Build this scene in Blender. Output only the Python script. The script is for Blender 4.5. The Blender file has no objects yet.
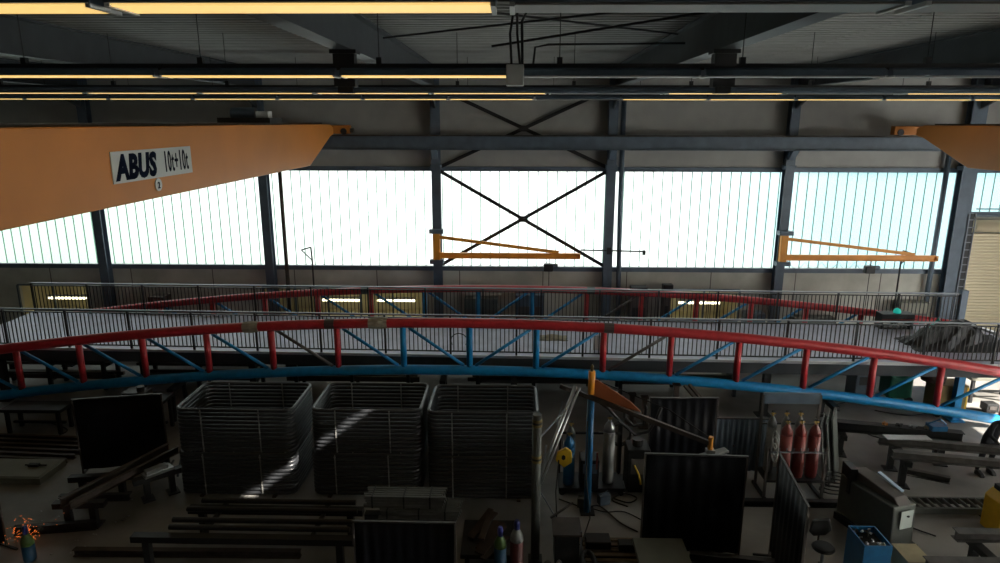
import bpy, math, random
from mathutils import Vector, Matrix
random.seed(7)
C = bpy.context.scene.collection
PI = math.pi
R = math.radians

# ------------------------------------------------------------------ materials
def mat(name, col, rough=.6, metal=0, noise=0, nscale=4, col2=None, bump=0, spec=.5):
    m = bpy.data.materials.new(name); m.use_nodes = True
    nt = m.node_tree; b = nt.nodes['Principled BSDF']
    b.inputs['Base Color'].default_value = (*col, 1)
    b.inputs['Roughness'].default_value = rough
    b.inputs['Metallic'].default_value = metal
    b.inputs['Specular IOR Level'].default_value = spec
    if noise or col2:
        tc = nt.nodes.new('ShaderNodeTexCoord'); nz = nt.nodes.new('ShaderNodeTexNoise')
        nz.inputs['Scale'].default_value = nscale; nz.inputs['Detail'].default_value = 6
        nt.links.new(tc.outputs['Object'], nz.inputs['Vector'])
        rp = nt.nodes.new('ShaderNodeValToRGB')
        c2 = col2 or tuple(c*(1-noise) for c in col)
        rp.color_ramp.elements[0].position = .36; rp.color_ramp.elements[0].color = (*c2, 1)
        rp.color_ramp.elements[1].position = .64; rp.color_ramp.elements[1].color = (*col, 1)
        nt.links.new(nz.outputs['Fac'], rp.inputs['Fac']); nt.links.new(rp.outputs['Color'], b.inputs['Base Color'])
        if bump:
            bp = nt.nodes.new('ShaderNodeBump'); bp.inputs['Strength'].default_value = bump
            nt.links.new(nz.outputs['Fac'], bp.inputs['Height']); nt.links.new(bp.outputs['Normal'], b.inputs['Normal'])
    return m
def emit(name, col, s):
    m = bpy.data.materials.new(name); m.use_nodes = True
    b = m.node_tree.nodes['Principled BSDF']
    b.inputs['Base Color'].default_value = (*col, 1)
    b.inputs['Emission Color'].default_value = (*col, 1); b.inputs['Emission Strength'].default_value = s
    return m

M = {}
M['floor'] = mat('concrete_floor', (.31, .30, .285), .5, 0, 0, .45, (.13, .125, .118), .04)
M['wall_low'] = mat('precast_concrete', (.64, .65, .60), .8, 0, 0, .7, (.42, .43, .39), .05)
M['wall_up'] = mat('grey_sandwich_panel', (.36, .37, .36), .6, 0, .12, 1.5)
M['roof'] = mat('galvanised_deck', (.30, .31, .30), .55, .2, .15, 2)
M['steel'] = mat('blue_grey_steel', (.10, .14, .19), .5, .1, .2, 3)  # tone lifted evenly to stand in for window haze
M['rafter'] = mat('rafter_steel', (.05, .06, .07), .55, .1, .2, 3)
M['dark'] = mat('dark_metal', (.02, .021, .023), .5, .3)
M['black'] = mat('black_rail', (.016, .017, .02), .4, .2)
M['red'] = mat('red_paint', (.50, .03, .038), .38, 0, .2, 6)
M['blue'] = mat('blue_paint', (.006, .24, .56), .38, 0, .2, 6)
M['primer'] = mat('grey_primer', (.09, .08, .075), .6)
M['wrap'] = mat('wrapping_paper', (.36, .33, .25), .8, 0, .2, 9)
M['deck'] = mat('coated_deck', (.50, .52, .66), .55, 0, .16, 2.5)
M['edge'] = mat('galvanised_edge', (.55, .57, .60), .4, .4)
M['galv'] = mat('galvanised_rail', (.20, .22, .25), .5, .5)
M['orange'] = mat('crane_orange', (.50, .175, .022), .5, 0, .1, 1.2)
M['redorange'] = mat('dull_red_orange', (.34, .09, .025), .6, 0, .2, 3)
M['jib'] = mat('jib_orange', (.80, .32, .03), .45, 0, .12, 3)
M['plate'] = mat('sign_plate', (.45, .47, .46), .5)
M['ink'] = mat('sign_ink', (.004, .007, .02), .9, spec=.05)
M['tube'] = mat('black_lacquer_tube', (.032, .034, .038), .3, .1)
M['strap'] = mat('steel_strap', (.34, .34, .32), .4, .3)
M['raw'] = mat('raw_steel', (.10, .095, .09), .45, .6, .35, 5)
M['bundle'] = mat('grey_square_tube', (.11, .108, .10), .45, .3, .2, 5)
M['tubeblack'] = mat('oiled_tube', (.022, .022, .024), .4, .2)
M['rust'] = mat('mill_steel', (.075, .055, .045), .6, .3, .35, 5)
M['bright'] = mat('bright_steel', (.45, .47, .48), .3, .8, .15, 10)
M['curtain'] = mat('welding_curtain', (.004, .005, .009), .5, 0, .2, 3, spec=.2)
M['wood'] = mat('dusty_timber', (.17, .125, .08), .8, 0, .35, 8)
M['darkwood'] = mat('brown_boards', (.055, .035, .024), .8, 0, .3, 8)
M['cylred'] = mat('oxide_red', (.22, .04, .035), .4, 0, .2, 6)
M['cylblue'] = mat('cylinder_blue', (.01, .14, .33), .4, 0, .2, 6)
M['cylgrey'] = mat('cylinder_grey', (.22, .23, .23), .4, .1, .2, 6)
M['green'] = mat('green_paint', (.01, .19, .12), .45, 0, .2, 6)
M['green2'] = mat('yellow_green_paint', (.22, .34, .05), .45)
M['dullblue'] = mat('dull_blue', (.008, .06, .13), .5)
M['dullred'] = mat('dull_red', (.10, .018, .02), .5)
M['dullgreen'] = mat('dull_green', (.07, .14, .03), .5)
M['cap'] = mat('cap_blue', (.03, .04, .20), .4)
M['white'] = mat('white_paint', (.6, .6, .58), .5)
M['yellow'] = mat('yellow_paint', (.72, .44, .02), .45, 0, .1, 6)
M['ochre'] = mat('worn_yellow', (.24, .17, .05), .55, 0, .3, 4)
M['mach'] = mat('machine_grey', (.10, .11, .10), .5, .1, .2, 4)
M['pale'] = mat('pale_label', (.50, .56, .54), .5)
M['skyblue'] = mat('pale_blue_steel', (.50, .66, .85), .3, .3)
M['rubber'] = mat('black_rubber', (.012, .012, .012), .5)
M['beige'] = mat('beige_board', (.42, .36, .22), .7, 0, .15, 5)
M['slab'] = mat('grey_sheet', (.21, .21, .17), .6, 0, .12, 3)
M['brass'] = mat('brass', (.55, .38, .12), .35, .8)
M['shutter'] = mat('cream_shutter', (.80, .72, .52), .5, 0, .05, 1)
M['cream'] = mat('cream_plaster', (.66, .60, .40), .7, 0, .08, 2)
M['skin'] = mat('skin', (.45, .26, .18), .5)
M['overall'] = mat('dark_overalls', (.016, .018, .026), .8, 0, .2, 8)
M['hair'] = mat('brown_hair', (.03, .02, .012), .6)
M['teal'] = mat('teal_tarp', (.05, .28, .26), .5)
M['lamp'] = emit('lit_diffuser', (1, .66, .22), .95)
M['lampoff'] = mat('unlit_diffuser', (.13, .115, .105), .5)
M['lampw'] = emit('lit_tube', (1, .93, .62), 5)
M['spark'] = emit('sparks', (1, .22, .04), 1.2)
M['greenled'] = emit('green_lamp', (.02, .5, .4), .5)

def window_mat(name, tint, transp):
    m = bpy.data.materials.new(name); m.use_nodes = True; nt = m.node_tree
    for n in list(nt.nodes): nt.nodes.remove(n)
    o = nt.nodes.new('ShaderNodeOutputMaterial'); mx = nt.nodes.new('ShaderNodeMixShader')
    t = nt.nodes.new('ShaderNodeBsdfTransparent'); t.inputs[0].default_value = (*tint, 1)
    d = nt.nodes.new('ShaderNodeBsdfTranslucent'); d.inputs[0].default_value = (*tint, 1)
    mx.inputs[0].default_value = 1-transp
    nt.links.new(t.outputs[0], mx.inputs[1]); nt.links.new(d.outputs[0], mx.inputs[2]); nt.links.new(mx.outputs[0], o.inputs[0])
    return m
M['pane'] = window_mat('ribbed_polycarbonate', (.86, .90, .88), .8)
M['opal'] = window_mat('opal_fill_glazing', (.85, .86, .84), 0.0)  # diffusing sheet for the added fill glazing at right
M['rib'] = window_mat('polycarbonate_rib', (.36, .46, .42), .8)

# ------------------------------------------------------------------ mesh builder
class MB:
    def __init__(s): s.v = []; s.f = []
    def add(s, vs, fs):
        n = len(s.v); s.v += [tuple(v) for v in vs]; s.f += [tuple(i+n for i in f) for f in fs]; return s
    def box(s, x0, x1, y0, y1, z0, z1):
        return s.add([(x, y, z) for x in (x0, x1) for y in (y0, y1) for z in (z0, z1)],
            [(0,1,3,2),(4,6,7,5),(0,4,5,1),(2,3,7,6),(0,2,6,4),(1,5,7,3)])
    def bar(s, a, b, w, h, up=(0,0,1)):
        a = Vector(a); b = Vector(b); d = (b-a).normalized(); u = Vector(up)
        if abs(d.dot(u)) > .98: u = Vector((0,1,0))
        r = d.cross(u).normalized(); u = r.cross(d)
        vs = [p + r*(i*w/2) + u*(j*h/2) for p in (a, b) for (i, j) in ((-1,-1),(1,-1),(1,1),(-1,1))]
        return s.add(vs, [(0,3,2,1),(4,5,6,7),(0,1,5,4),(1,2,6,5),(2,3,7,6),(3,0,4,7)])
    def tube(s, pts, r, n=8, closed=False, caps=True):
        P = [Vector(p) for p in pts]; N = len(P); vs = []; prev = None
        for i, p in enumerate(P):
            if closed: d = (P[(i+1)%N]-P[i-1])
            else: d = P[min(i+1, N-1)]-P[max(i-1, 0)]
            d.normalize()
            if prev is None:
                u = Vector((0,0,1)) if abs(d.z) < .9 else Vector((1,0,0))
            else: u = prev
            u = (u - d*u.dot(d)).normalized(); prev = u; w = d.cross(u)
            rr = r[i] if isinstance(r, (list, tuple)) else r
            vs += [p + (u*math.cos(2*PI*k/n) + w*math.sin(2*PI*k/n))*rr for k in range(n)]
        fs = []
        for i in range(N if closed else N-1):
            j = (i+1) % N
            fs += [(i*n+k, i*n+(k+1)%n, j*n+(k+1)%n, j*n+k) for k in range(n)]
        if not closed and caps: fs += [tuple(range(n))[::-1], tuple((N-1)*n+k for k in range(n))]
        return s.add(vs, fs)
    def lathe(s, prof, c=(0,0,0), n=14):
        vs = [(c[0]+r*math.cos(2*PI*k/n), c[1]+r*math.sin(2*PI*k/n), c[2]+z) for r, z in prof for k in range(n)]
        m = len(prof)
        fs = [(i*n+k, i*n+(k+1)%n, (i+1)*n+(k+1)%n, (i+1)*n+k) for i in range(m-1) for k in range(n)]
        fs += [tuple(range(n))[::-1], tuple((m-1)*n+k for k in range(n))]
        return s.add(vs, fs)
    def prism(s, poly, a, b, axis='x'):          # poly in the two other axes, extruded a..b
        def mk(t, p): return {'x': (t, p[0], p[1]), 'y': (p[0], t, p[1]), 'z': (p[0], p[1], t)}[axis]
        n = len(poly)
        vs = [mk(a, p) for p in poly] + [mk(b, p) for p in poly]
        return s.add(vs, [tuple(range(n))[::-1], tuple(range(n, 2*n))] + [(i, (i+1)%n, n+(i+1)%n, n+i) for i in range(n)])
    def ibeam(s, a, b, w, h, t=.02, up=(0,0,1)):
        a = Vector(a); b = Vector(b); u = Vector(up); d = (b-a).normalized()
        if abs(d.dot(u)) > .98: u = Vector((0,1,0))
        r = d.cross(u).normalized(); u = r.cross(d)
        s.bar(a+u*(h/2-t/2), b+u*(h/2-t/2), w, t, u); s.bar(a-u*(h/2-t/2), b-u*(h/2-t/2), w, t, u)
        return s.bar(a, b, t*.8, h-2*t, u)
    def build(s, name, m, parent=None, world=False, loc=None, smooth=False, bevel=0, **kw):
        me = bpy.data.meshes.new(name)
        off = Vector((0,0,0))
        if world and parent is not None: off = Vector(parent['_o'])
        if world and loc is not None: off = Vector(loc)
        me.from_pydata([tuple(Vector(v)-off) for v in s.v], [], s.f)
        mm = M[m] if isinstance(m, str) else m
        me.materials.append(mm)
        if smooth:
            me.polygons.foreach_set('use_smooth', [len(p.vertices) < 6 for p in me.polygons])
        me.update()
        o = bpy.data.objects.new(name, me); C.objects.link(o)
        if parent is not None: o.parent = parent
        elif loc is not None: o.location = loc
        if bevel:
            b = o.modifiers.new('bevel', 'BEVEL'); b.width = bevel; b.segments = 2; b.limit_method = 'ANGLE'
        for k, v in kw.items(): o[k] = v
        return o

ORG = {}
def thing(name, label, cat, loc=(0,0,0), rz=0, group=None):
    o = bpy.data.objects.new(name, None); C.objects.link(o); o.empty_display_size = .2
    o.location = loc; o.rotation_euler = (0, 0, rz); o['label'] = label; o['category'] = cat
    if group: o['group'] = group
    ORG[o.name] = Vector(loc)
    return o
# world-coordinate parts: subtract the parent's base position
_bld = MB.build
def build(s, name, m, parent=None, world=False, loc=None, smooth=False, bevel=0, **kw):
    if world and parent is not None:
        q = parent; off = Vector((0,0,0))
        while q is not None: off += q.location; q = q.parent
        s.v = [tuple(Vector(v)-off) for v in s.v]; world = False
    return _bld(s, name, m, parent, world, loc, smooth, bevel, **kw)
MB.build = build
def tag(o, label, cat, group=None, kind=None):
    o['label'] = label; o['category'] = cat
    if group: o['group'] = group
    if kind: o['kind'] = kind
    return o
def struct(o): o['kind'] = 'structure'; return o
def kids(o, table=None): return [c for c in C.objects if c.parent == o]
def dup(root, loc, rz=None, label=None, tree=None):
    def cp(o, par):
        c = o.copy(); C.objects.link(c); c.parent = par
        for k in kids(o): cp(k, c)
        return c
    ks = kids(root)
    r = root.copy(); C.objects.link(r); r.location = loc
    if rz is not None: r.rotation_euler = (0, 0, rz)
    if label: r['label'] = label
    for k in ks: cp(k, r)
    return r

# ------------------------------------------------------------------ building shell
COLX = [-14.73 + 6*i for i in range(-2, 7)]           # column lines, 6 m bays
WY = 23.4; XL, XR = -27.0, 19.9; YB = -7.0
ROOF = 9.75
struct(MB().box(XL-.3, XR+.3, YB-.3, WY+2.2, -.2, 0).build('floor', 'floor'))

# roof deck: ribs run along x; a narrow slot is left open for a rooflight
def deckprofile(x0, x1, y0, y1):
    m = MB(); p = .30; pts = []; y = y0
    while y < y1-1e-6:
        for dy, z in ((0, 0), (.10, 0), (.14, .06), (.26, .06)):
            if y+dy < y1: pts.append((y+dy, ROOF+z))
        y += p
    pts.append((y1, ROOF+(.0)))
    poly = pts + [(y1, ROOF+.14), (y0, ROOF+.14)]
    n = len(poly)
    vs = [(x0, *q) for q in poly] + [(x1, *q) for q in poly]
    k = len(pts)
    fs = [(i, i+1, n+i+1, n+i) for i in range(k-1)] + [(k, k+1, n+k+1, n+k), (k-1, k, n+k, n+k-1), (k+1, 0, n, n+k+1)]
    return m.add(vs, fs)
SX0, SX1, SY0, SY1 = 6.83, 7.15, 6.6, 8.25
rf = MB()
for a in ((XL-.3, SX0, YB-.3, WY+.3), (SX1, XR+.3, YB-.3, WY+.3), (SX0, SX1, YB-.3, SY0), (SX0, SX1, SY1, WY+.3)):
    q = deckprofile(*a); rf.add(q.v, q.f)
struct(rf.build('ceiling', 'roof'))
struct(MB().box(XL-.3, XL, YB-.3, WY+.3, 0, ROOF).build('wall_left', 'primer'))
struct(MB().box(XL, XR, YB-.3, YB, 0, ROOF).build('wall_near', 'primer'))
# right wall with a tall gateway and an added light-giving glazed strip
w = MB(); D0, D1, DZ = 12.2, 18.6, 6.0
G0, G1 = -5.0, 7.6
w.box(XR, XR+.3, YB-.3, G0, 0, ROOF); w.box(XR, XR+.3, G0, D0, 0, 1.5); w.box(XR, XR+.3, D0, WY+.3, 6.3, ROOF); w.box(XR, XR+.3, G0, D0, G1, ROOF)
w.box(XR, XR+.3, D0, WY+.3, DZ, 6.3); w.box(XR, XR+.3, D1, WY+.3, 0, DZ)
struct(w.build('wall_right', 'wall_up'))
# far wall
SILL, TOP = 2.96, 6.35
low = MB(); x = XL
holes = [(-18.3, -15.7), (-9.2, -3.25), (5.55, 8.1)]
hz0, hz1 = 1.0, 2.15
low.box(XL, 15.5, WY, WY+.22, 0, hz0); low.box(XL, 15.5, WY, WY+.22, hz1, SILL)
px = XL
for a, b in holes + [(15.5, 15.5)]:
    if a > px: low.box(px, a, WY, WY+.22, hz0, hz1)
    px = b
low.box(15.5, XR, WY, WY+.22, 0, 4.9)
struct(low.build('wall_far', 'wall_low'))
struct(MB().box(XL, XR, WY, WY+.22, TOP, ROOF).build('wall_far_upper', 'wall_up'))
struct(MB().box(XL, 15.3, WY-.10, WY+.0, SILL-.14, SILL+.02).build('trim_1', 'steel'))
struct(MB().box(XL, XR, WY-.08, WY+.0, TOP, TOP+.16).build('trim_2', 'steel'))
struct(MB().box(15.75, XR, WY-.10, WY+.0, 4.86, 5.02).build('trim_3', 'steel'))
m = MB()
for sx in range(-26, 15, 3): m.box(sx, sx+.03, WY-.004, WY+.001, .0, SILL-.15)
struct(m.build('trim_4', 'primer'))
# glazing, one window per bay
edges = [XL] + [c for c in COLX if c > XL] + [XR]
for i in range(len(edges)-1):
    a, b = edges[i], edges[i+1]
    if b-a < .3: continue
    if b < -20:
        struct(MB().box(a, b, WY, WY+.22, SILL, TOP).build('wall_light_block', 'wall_up')); continue  # unseen bay walled up to cut daylight on the left
    z0 = SILL if b < 15.5 else 5.0
    o = struct(MB().box(a+.02, b-.02, WY+.06, WY+.065, z0, TOP).build('window_%d' % (i+1), 'pane'))
    ribs = MB(); k = a+.17
    while k < b: ribs.box(k-.017, k+.017, WY+.04, WY+.055, z0, TOP); k += .335
    ribs.build('window_rib', 'rib', o)
# unseen glazing added in the right wall to brighten that side
o = struct(MB().box(XR+.1, XR+.105, G0, D0, 1.5, G1).build('window_10', 'opal'))
# lit rooms behind the lower wall openings
for i, (a, b) in enumerate(holes):
    o = struct(MB().box(a, b, WY+1.9, WY+1.95, hz0-.2, hz1+.2).box(a-.05, a, WY+.22, WY+1.95, hz0-.2, hz1+.2)
        .box(b, b+.05, WY+.22, WY+1.95, hz0-.2, hz1+.2).box(a, b, WY+.22, WY+1.95, hz0-.25, hz0-.2)
        .box(a, b, WY+.22, WY+1.95, hz1+.2, hz1+.25).build('wall_alcove_%d' % (i+1), 'cream'))
    fr = MB()
    n = max(2, round((b-a)/1.3))
    for k in range(n+1):
        xx = a+(b-a)*k/n; fr.box(xx-.03, xx+.03, WY-.01, WY+.06, hz0, hz1)
    fr.box(a, b, WY-.01, WY+.06, hz0-.04, hz0+.02); fr.box(a, b, WY-.01, WY+.06, hz1-.02, hz1+.04)
    struct(fr.build('window_%d' % (11+i), 'steel'))

# columns
for i, cx in enumerate(COLX):
    if cx < XL or cx > XR: continue
    wd = .30 if cx < 15 else .50
    col = MB().ibeam((cx, WY-.27, 0), (cx, WY-.27, ROOF), wd, .30, .025, (0,1,0))
    col.box(cx-wd/2-.06, cx+wd/2+.06, WY-.46, WY-.08, 0, .03)
    col.box(cx-wd/2-.03, cx+wd/2+.03, WY-.47, WY-.1, 6.45, 6.6)
    labels = {-14.73: 'blue-grey steel wall column furthest left, left of the crane nameplate end', -8.73: 'blue-grey steel wall column below the left crane girder beside a thin pipe',
      -2.73: 'blue-grey steel wall column carrying the orange jib crane left of the cross bracing', 3.27: 'blue-grey steel wall column at the right end of the cross bracing',
      9.27: 'blue-grey steel wall column carrying the right orange jib crane', 15.27: 'wide blue-grey steel wall column left of the cream roller shutter'}
    lb = labels.get(round(cx, 2), 'blue-grey steel wall column out past the left edge of view')
    tag(col.build('steel_column', 'steel', world=True, loc=(cx, WY-.27, 0)), lb, 'column', 'steel columns along the glazed wall')
# rafters
for cx in COLX:
    if cx < XL or cx > XR: continue
    r_ = MB().ibeam((cx, YB+.02, 9.43), (cx, WY-.02, 9.43), .30, .64, .03)
    r_.prism([(WY-2.2, 9.13), (WY-.45, 9.13), (WY-.45, 8.45)], cx-.04, cx+.04, 'x')
    nm = {-14.73: 'far left dark roof rafter above the crane girder', -8.73: 'dark roof rafter over the left part of the hall', -2.73: 'dark roof rafter left of the middle of the ceiling',
          3.27: 'dark roof rafter right of the middle, beside the hanging cables', 9.27: 'dark roof rafter at upper right above the lamp rows', 15.27: 'dark roof rafter at the far right edge of the ceiling'}
    tag(r_.build('roof_rafter', 'rafter', world=True, loc=(cx, 8, 9.75)), nm.get(round(cx, 2), 'dark roof rafter outside the picture at left'), 'rafter', 'steel roof rafters')
# crane runway
rw = thing('crane_runway', 'long blue-grey crane runway beam in front of the far wall', 'beam', (0, 22.75, 7.1))
MB().ibeam((XL+.05, 22.75, 7.32), (XR-.05, 22.75, 7.32), .28, .44, .03).build('runway_beam', 'steel', rw, world=True)
MB().bar((XL+.05, 22.75, 7.565), (XR-.05, 22.75, 7.565), .06, .05).build('crane_rail', 'raw', rw, world=True)
for cx in COLX:
    if XL < cx < XR: MB().prism([(22.6, 7.1), (23.0, 7.1), (23.0, 6.75)], cx-.10, cx+.10, 'x').build('bracket', 'steel', rw, world=True)
# cross bracing
br = thing('cross_bracing', 'dark X-shaped steel bracing between two columns of the central glazed bay', 'bracing', (.27, 23.0, 3))
for z0, z1 in ((3.05, 6.35), (6.5, 9.1)):
    for s_ in (0, 1):
        a, b = (-2.6, 3.14) if s_ else (3.14, -2.6)
        y = 23.27+.05*s_
        MB().bar((a, y, z0), (b, y, z1), .03, .12).build('brace', 'dark', br, world=True)
    MB().box(.27-.16, .27+.16, 23.24, 23.34, (z0+z1)/2-.1, (z0+z1)/2+.1).build('gusset_plate', 'dark', br, world=True)
# purlin-like bracing rods under the roof
for k, (a, b, lb) in enumerate([((-2.5, 9.0, 9.6), (3.0, 13.2, 9.6), 'thin roof bracing rod rising to the right between two rafters'),
              ((3.0, 9.0, 9.54), (-2.5, 13.2, 9.54), 'thin roof bracing rod falling to the right between two rafters')]):
    tag(MB().tube([a, b], .018, 6).build('bracing_rod', 'dark', world=True, loc=a), lb, 'rod', 'roof bracing rods')
# pipes on the wall
def pipe(pts, r, lb, m='steel', name='downpipe'):
    return tag(MB().tube(pts, r, 10).build(name, m, world=True, loc=pts[-1], smooth=True), lb, 'pipe')
pipe([(3.62, 23.2, 9.5), (3.64, 23.2, 5), (3.72, 23.2, 1.6), (3.72, 23.2, 0)], .085, 'grey vertical downpipe just right of the central braced column')
pipe([(-8.18, 23.2, 7.05), (-8.18, 23.2, 0)], .07, 'dark brownish vertical pipe right of the column under the left crane', 'rust')
pipe([(14.62, 23.2, 7.05), (14.60, 23.2, 0)], .085, 'dark vertical pipe left of the wide column near the roller shutter')
# roller shutter
rs = thing('roller_shutter', 'cream slatted roller shutter door in the far right corner', 'shutter', (17.8, 23.2, 0))
m = MB(); z = 0
while z < 4.25:
    m.prism([(WY-.16, z), (WY-.19, z+.02), (WY-.19, z+.085), (WY-.16, z+.105), (WY-.12, z+.105), (WY-.12, z)], 15.85, 19.75, 'x'); z += .107
m.build('shutter_curtain', 'shutter', rs, world=True)
MB().tube([(15.8, WY-.22, 4.55), (19.8, WY-.22, 4.55)], .21, 20).build('shutter_roll', 'shutter', rs, world=True, smooth=True)
for xx in (15.78, 19.75): MB().box(xx-.06, xx+.06, WY-.23, WY-.005, 0, 4.3).build('guide_rail', 'dark', rs, world=True)
MB().tube([(15.75, WY-.3, 4.9), (19.8, WY-.3, 4.9)], .02, 6).tube([(15.75, WY-.3, 5.15), (19.8, WY-.3, 5.15)], .02, 6).build('support_rail', 'steel', rs, world=True)
# cable ladder beside the shutter
cl = thing('cable_ladder', 'narrow upright cable ladder between the wide column and the roller shutter', 'ladder', (15.62, 22.95, 0))
for xx in (15.45, 15.68): MB().box(xx-.012, xx+.012, 22.93, 22.97, 1.2, 5.0).build('side_rail', 'galv', cl, world=True)
for k in range(14): MB().box(15.45, 15.68, 22.94, 22.96, 1.4+k*.26, 1.425+k*.26).build('rung', 'galv', cl, world=True)
MB().box(15.56, 15.66, 22.99, 23.06, 0, 5.0).box(15.45, 15.62, 22.98, 23.03, 0, 5.0).build('cable_bundle', 'dark', cl, world=True)

# ------------------------------------------------------------------ bridge cranes
def crane(xc, side, label):
    g = thing('bridge_crane', label, 'crane', (xc, 10, 7.0), 0, 'orange bridge cranes')
    z0, z1 = 6.77, 7.93
    m = MB().prism([(-5, z1), (21.75, z1), (22.1, z1-.1), (22.1, 7.62), (21.7, 7.55), (19.4, z0), (-5, z0)], xc-.22, xc+.22, 'x')
    m.build('girder', 'orange', g, world=True, bevel=.015)
    m = MB().bar((xc, -5, z1+.025), (xc, 21.5, z1+.025), .06, .05)
    m.build('trolley_rail', 'raw', g, world=True)
    xa, xb = (xc-1.4, xc+.62) if side > 0 else (xc-.62, xc+1.4)
    MB().box(xa, xb, 22.62, 22.88, 7.62, 7.9).build('end_carriage', 'orange', g, world=True, bevel=.02)
    for xx in (xa+.2, xb-.2):
        MB().tube([(xx, 22.6, 7.70), (xx, 22.9, 7.70)], .105, 16).build('wheel', 'dark', g, world=True)
    MB().box(xb-.02, xb+.1, 22.68, 22.82, 7.66, 7.8).build('buffer', 'dark', g, world=True)
    return g
cr = crane(-6.15, 1, 'orange bridge crane girder at left with a grey nameplate on its side')
MB().box(-1.0, -.28, 0, 0, 0, 0)
pl = MB().box(-5.93, -5.915, 9.76, 12.22, 7.10, 7.57).build('nameplate', 'plate', cr, world=True, label='grey nameplate with black lettering')
def text(s, name, m, parent, loc, size, sx=1, bold=0, shear=0, rot=None, ext=.004, sp=1.0):
    c = bpy.data.curves.new(name, 'FONT'); c.body = s; c.size = size; c.extrude = ext; c.offset = bold; c.shear = shear; c.space_character = sp
    c.resolution_u = 3
    t = bpy.data.objects.new(name, c); C.objects.link(t)
    dg = bpy.context.evaluated_depsgraph_get(); dg.update()
    me = bpy.data.meshes.new_from_object(t.evaluated_get(dg))
    bpy.data.objects.remove(t); me.materials.clear(); me.materials.append(M[m])
    for v in me.vertices: v.co.x *= sx
    o = bpy.data.objects.new(name, me); C.objects.link(o); o.parent = parent
    o.location = loc; o.rotation_euler = rot or (0, 0, 0)
    return o
base = cr.location
text('ABUS', 'lettering', 'ink', pl, Vector((-5.912, 9.86, 7.16))-base, .50, .89, .026, .16, (R(90), 0, R(90)), sp=1.06)
text('10t+10t', 'lettering', 'ink', pl, Vector((-5.912, 11.24, 7.18))-base, .49, .46, .004, 0, (R(90), 0, R(90)), sp=1.16)
bd = MB().lathe([(.105, 0), (.105, .012)], n=20)
bd.v = [(-5.93+z+.004, 11.0+x, 6.985+y) for x, y, z in bd.v]
bd.build('round_badge', 'plate', cr, world=True)
text('2', 'numeral', 'ink', cr, Vector((-5.912, 10.965, 6.925))-base, .15, 1, .002, 0, (R(90), 0, R(90)))
crane(13.0, -1, 'orange bridge crane girder end entering at the upper right edge')
# trolley hoist on the left crane
ho = thing('trolley_hoist', 'dark hoist trolley sitting on top of the left orange crane girder', 'hoist', (-6.5, 17.0, 7.98))
MB().box(-7.3, -6.0, 16.6, 17.5, 7.98, 8.10).build('trolley_frame', 'dark', ho, world=True)
MB().tube([(-7.1, 17.05, 8.2), (-6.5, 17.05, 8.2)], .15, 16).build('rope_drum', 'steel', ho, world=True)
MB().box(-6.45, -6.15, 16.9, 17.2, 8.1, 8.26).build('motor', 'plate', ho, world=True)

# wall jib cranes
def jib(cx, lb, length, hoistx, cableto):
    j = thing('jib_crane', lb, 'jib crane', (cx, 22.97, 3.1), 0, 'orange wall jib cranes')
    MB().box(cx-.12, cx+.12, 22.80, 22.97, 3.3, 4.32).build('mast', 'jib', j, world=True, bevel=.01)
    for z in (3.18, 4.25): MB().box(cx-.24, cx+.24, 22.72, 22.985, z, z+.14).build('wall_bracket', 'steel', j, world=True)
    MB().ibeam((cx+.1, 22.84, 3.47), (cx+length, 22.84, 3.47), .12, .20, .02).build('boom', 'jib', j, world=True)
    MB().bar((cx+.1, 22.84, 4.12), (cx+length*.86, 22.84, 3.6), .06, .11).build('tie_rod', 'jib', j, world=True)
    MB().box(cx+length, cx+length+.06, 22.76, 22.92, 3.38, 3.56).build('end_stop', 'jib', j, world=True)
    n = 5; pts = []
    for i in range(n*6+1):
        t = i/(n*6); pts.append((cx+.2+t*(hoistx-cx-.2), 22.80, 3.33-.26*abs(math.sin(t*n*PI))))
    MB().tube(pts, .008, 5).build('festoon_cable', 'galv', j, world=True)
    h = thing('chain_hoist', lb.split(' jib')[0].replace('orange', 'dark chain hoist hanging from the orange')+' jib boom', 'hoist', (hoistx, 22.84, 3.0), 0, 'chain hoists on the jib cranes')
    MB().box(hoistx-.19, hoistx+.14, 22.73, 22.95, 2.93, 3.2).build('hoist_body', 'dark', h, world=True, bevel=.03)
    MB().tube([(hoistx+.12, 22.84, 3.12), (hoistx+.3, 22.84, 3.12)], .085, 12).build('hoist_motor', 'steel', h, world=True)
    MB().bar((hoistx, 22.84, 3.2), (hoistx, 22.84, 3.36), .03, .03).build('trolley_hook', 'dark', h, world=True)
    MB().tube([(hoistx, 22.84, 3.0), (hoistx, 22.84, cableto)], .014, 6).build('chain', 'dark', h, world=True)
    return j
jib(-2.73, 'left orange jib crane on the column beside the cross bracing', 4.95, 1.2, 2.3)
jib(9.27, 'right orange jib crane on the column near the roller shutter', 5.2, 12.3, 1.6)
# bar sticking out to the right of the braced column
tag(MB().tube([(2.3, 23.0, 3.66), (4.5, 23.0, 3.62)], .028, 8).box(4.46, 4.56, 22.95, 23.05, 3.5, 3.66).box(3.2, 3.36, 22.94, 23.06, 3.52, 3.76).build('support_arm', 'dark', world=True, loc=(3.4, 23, 3.6)),
    'thin dark horizontal arm crossing the braced column with a small weight at its end', 'arm')
def lamp_arm(x, lb, fl=1):
    a = thing('folding_arm', lb, 'arm', (x, 22.9, 0), 0, 'folding support arms in front of the glazing')
    MB().tube([(x, 22.9, 0), (x, 22.9, 3.3), (x-.02*fl, 22.9, 3.72)], .03, 8).build('pole', 'dark', a, world=True)
    MB().tube([(x-.02*fl, 22.9, 3.72), (x-.36*fl, 22.9, 3.62)], .025, 8).build('upper_arm', 'dark', a, world=True)
    MB().tube([(x-.36*fl, 22.9, 3.62), (x, 22.9, 3.25)], .022, 8).build('strut', 'dark', a, world=True)
    return a
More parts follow.
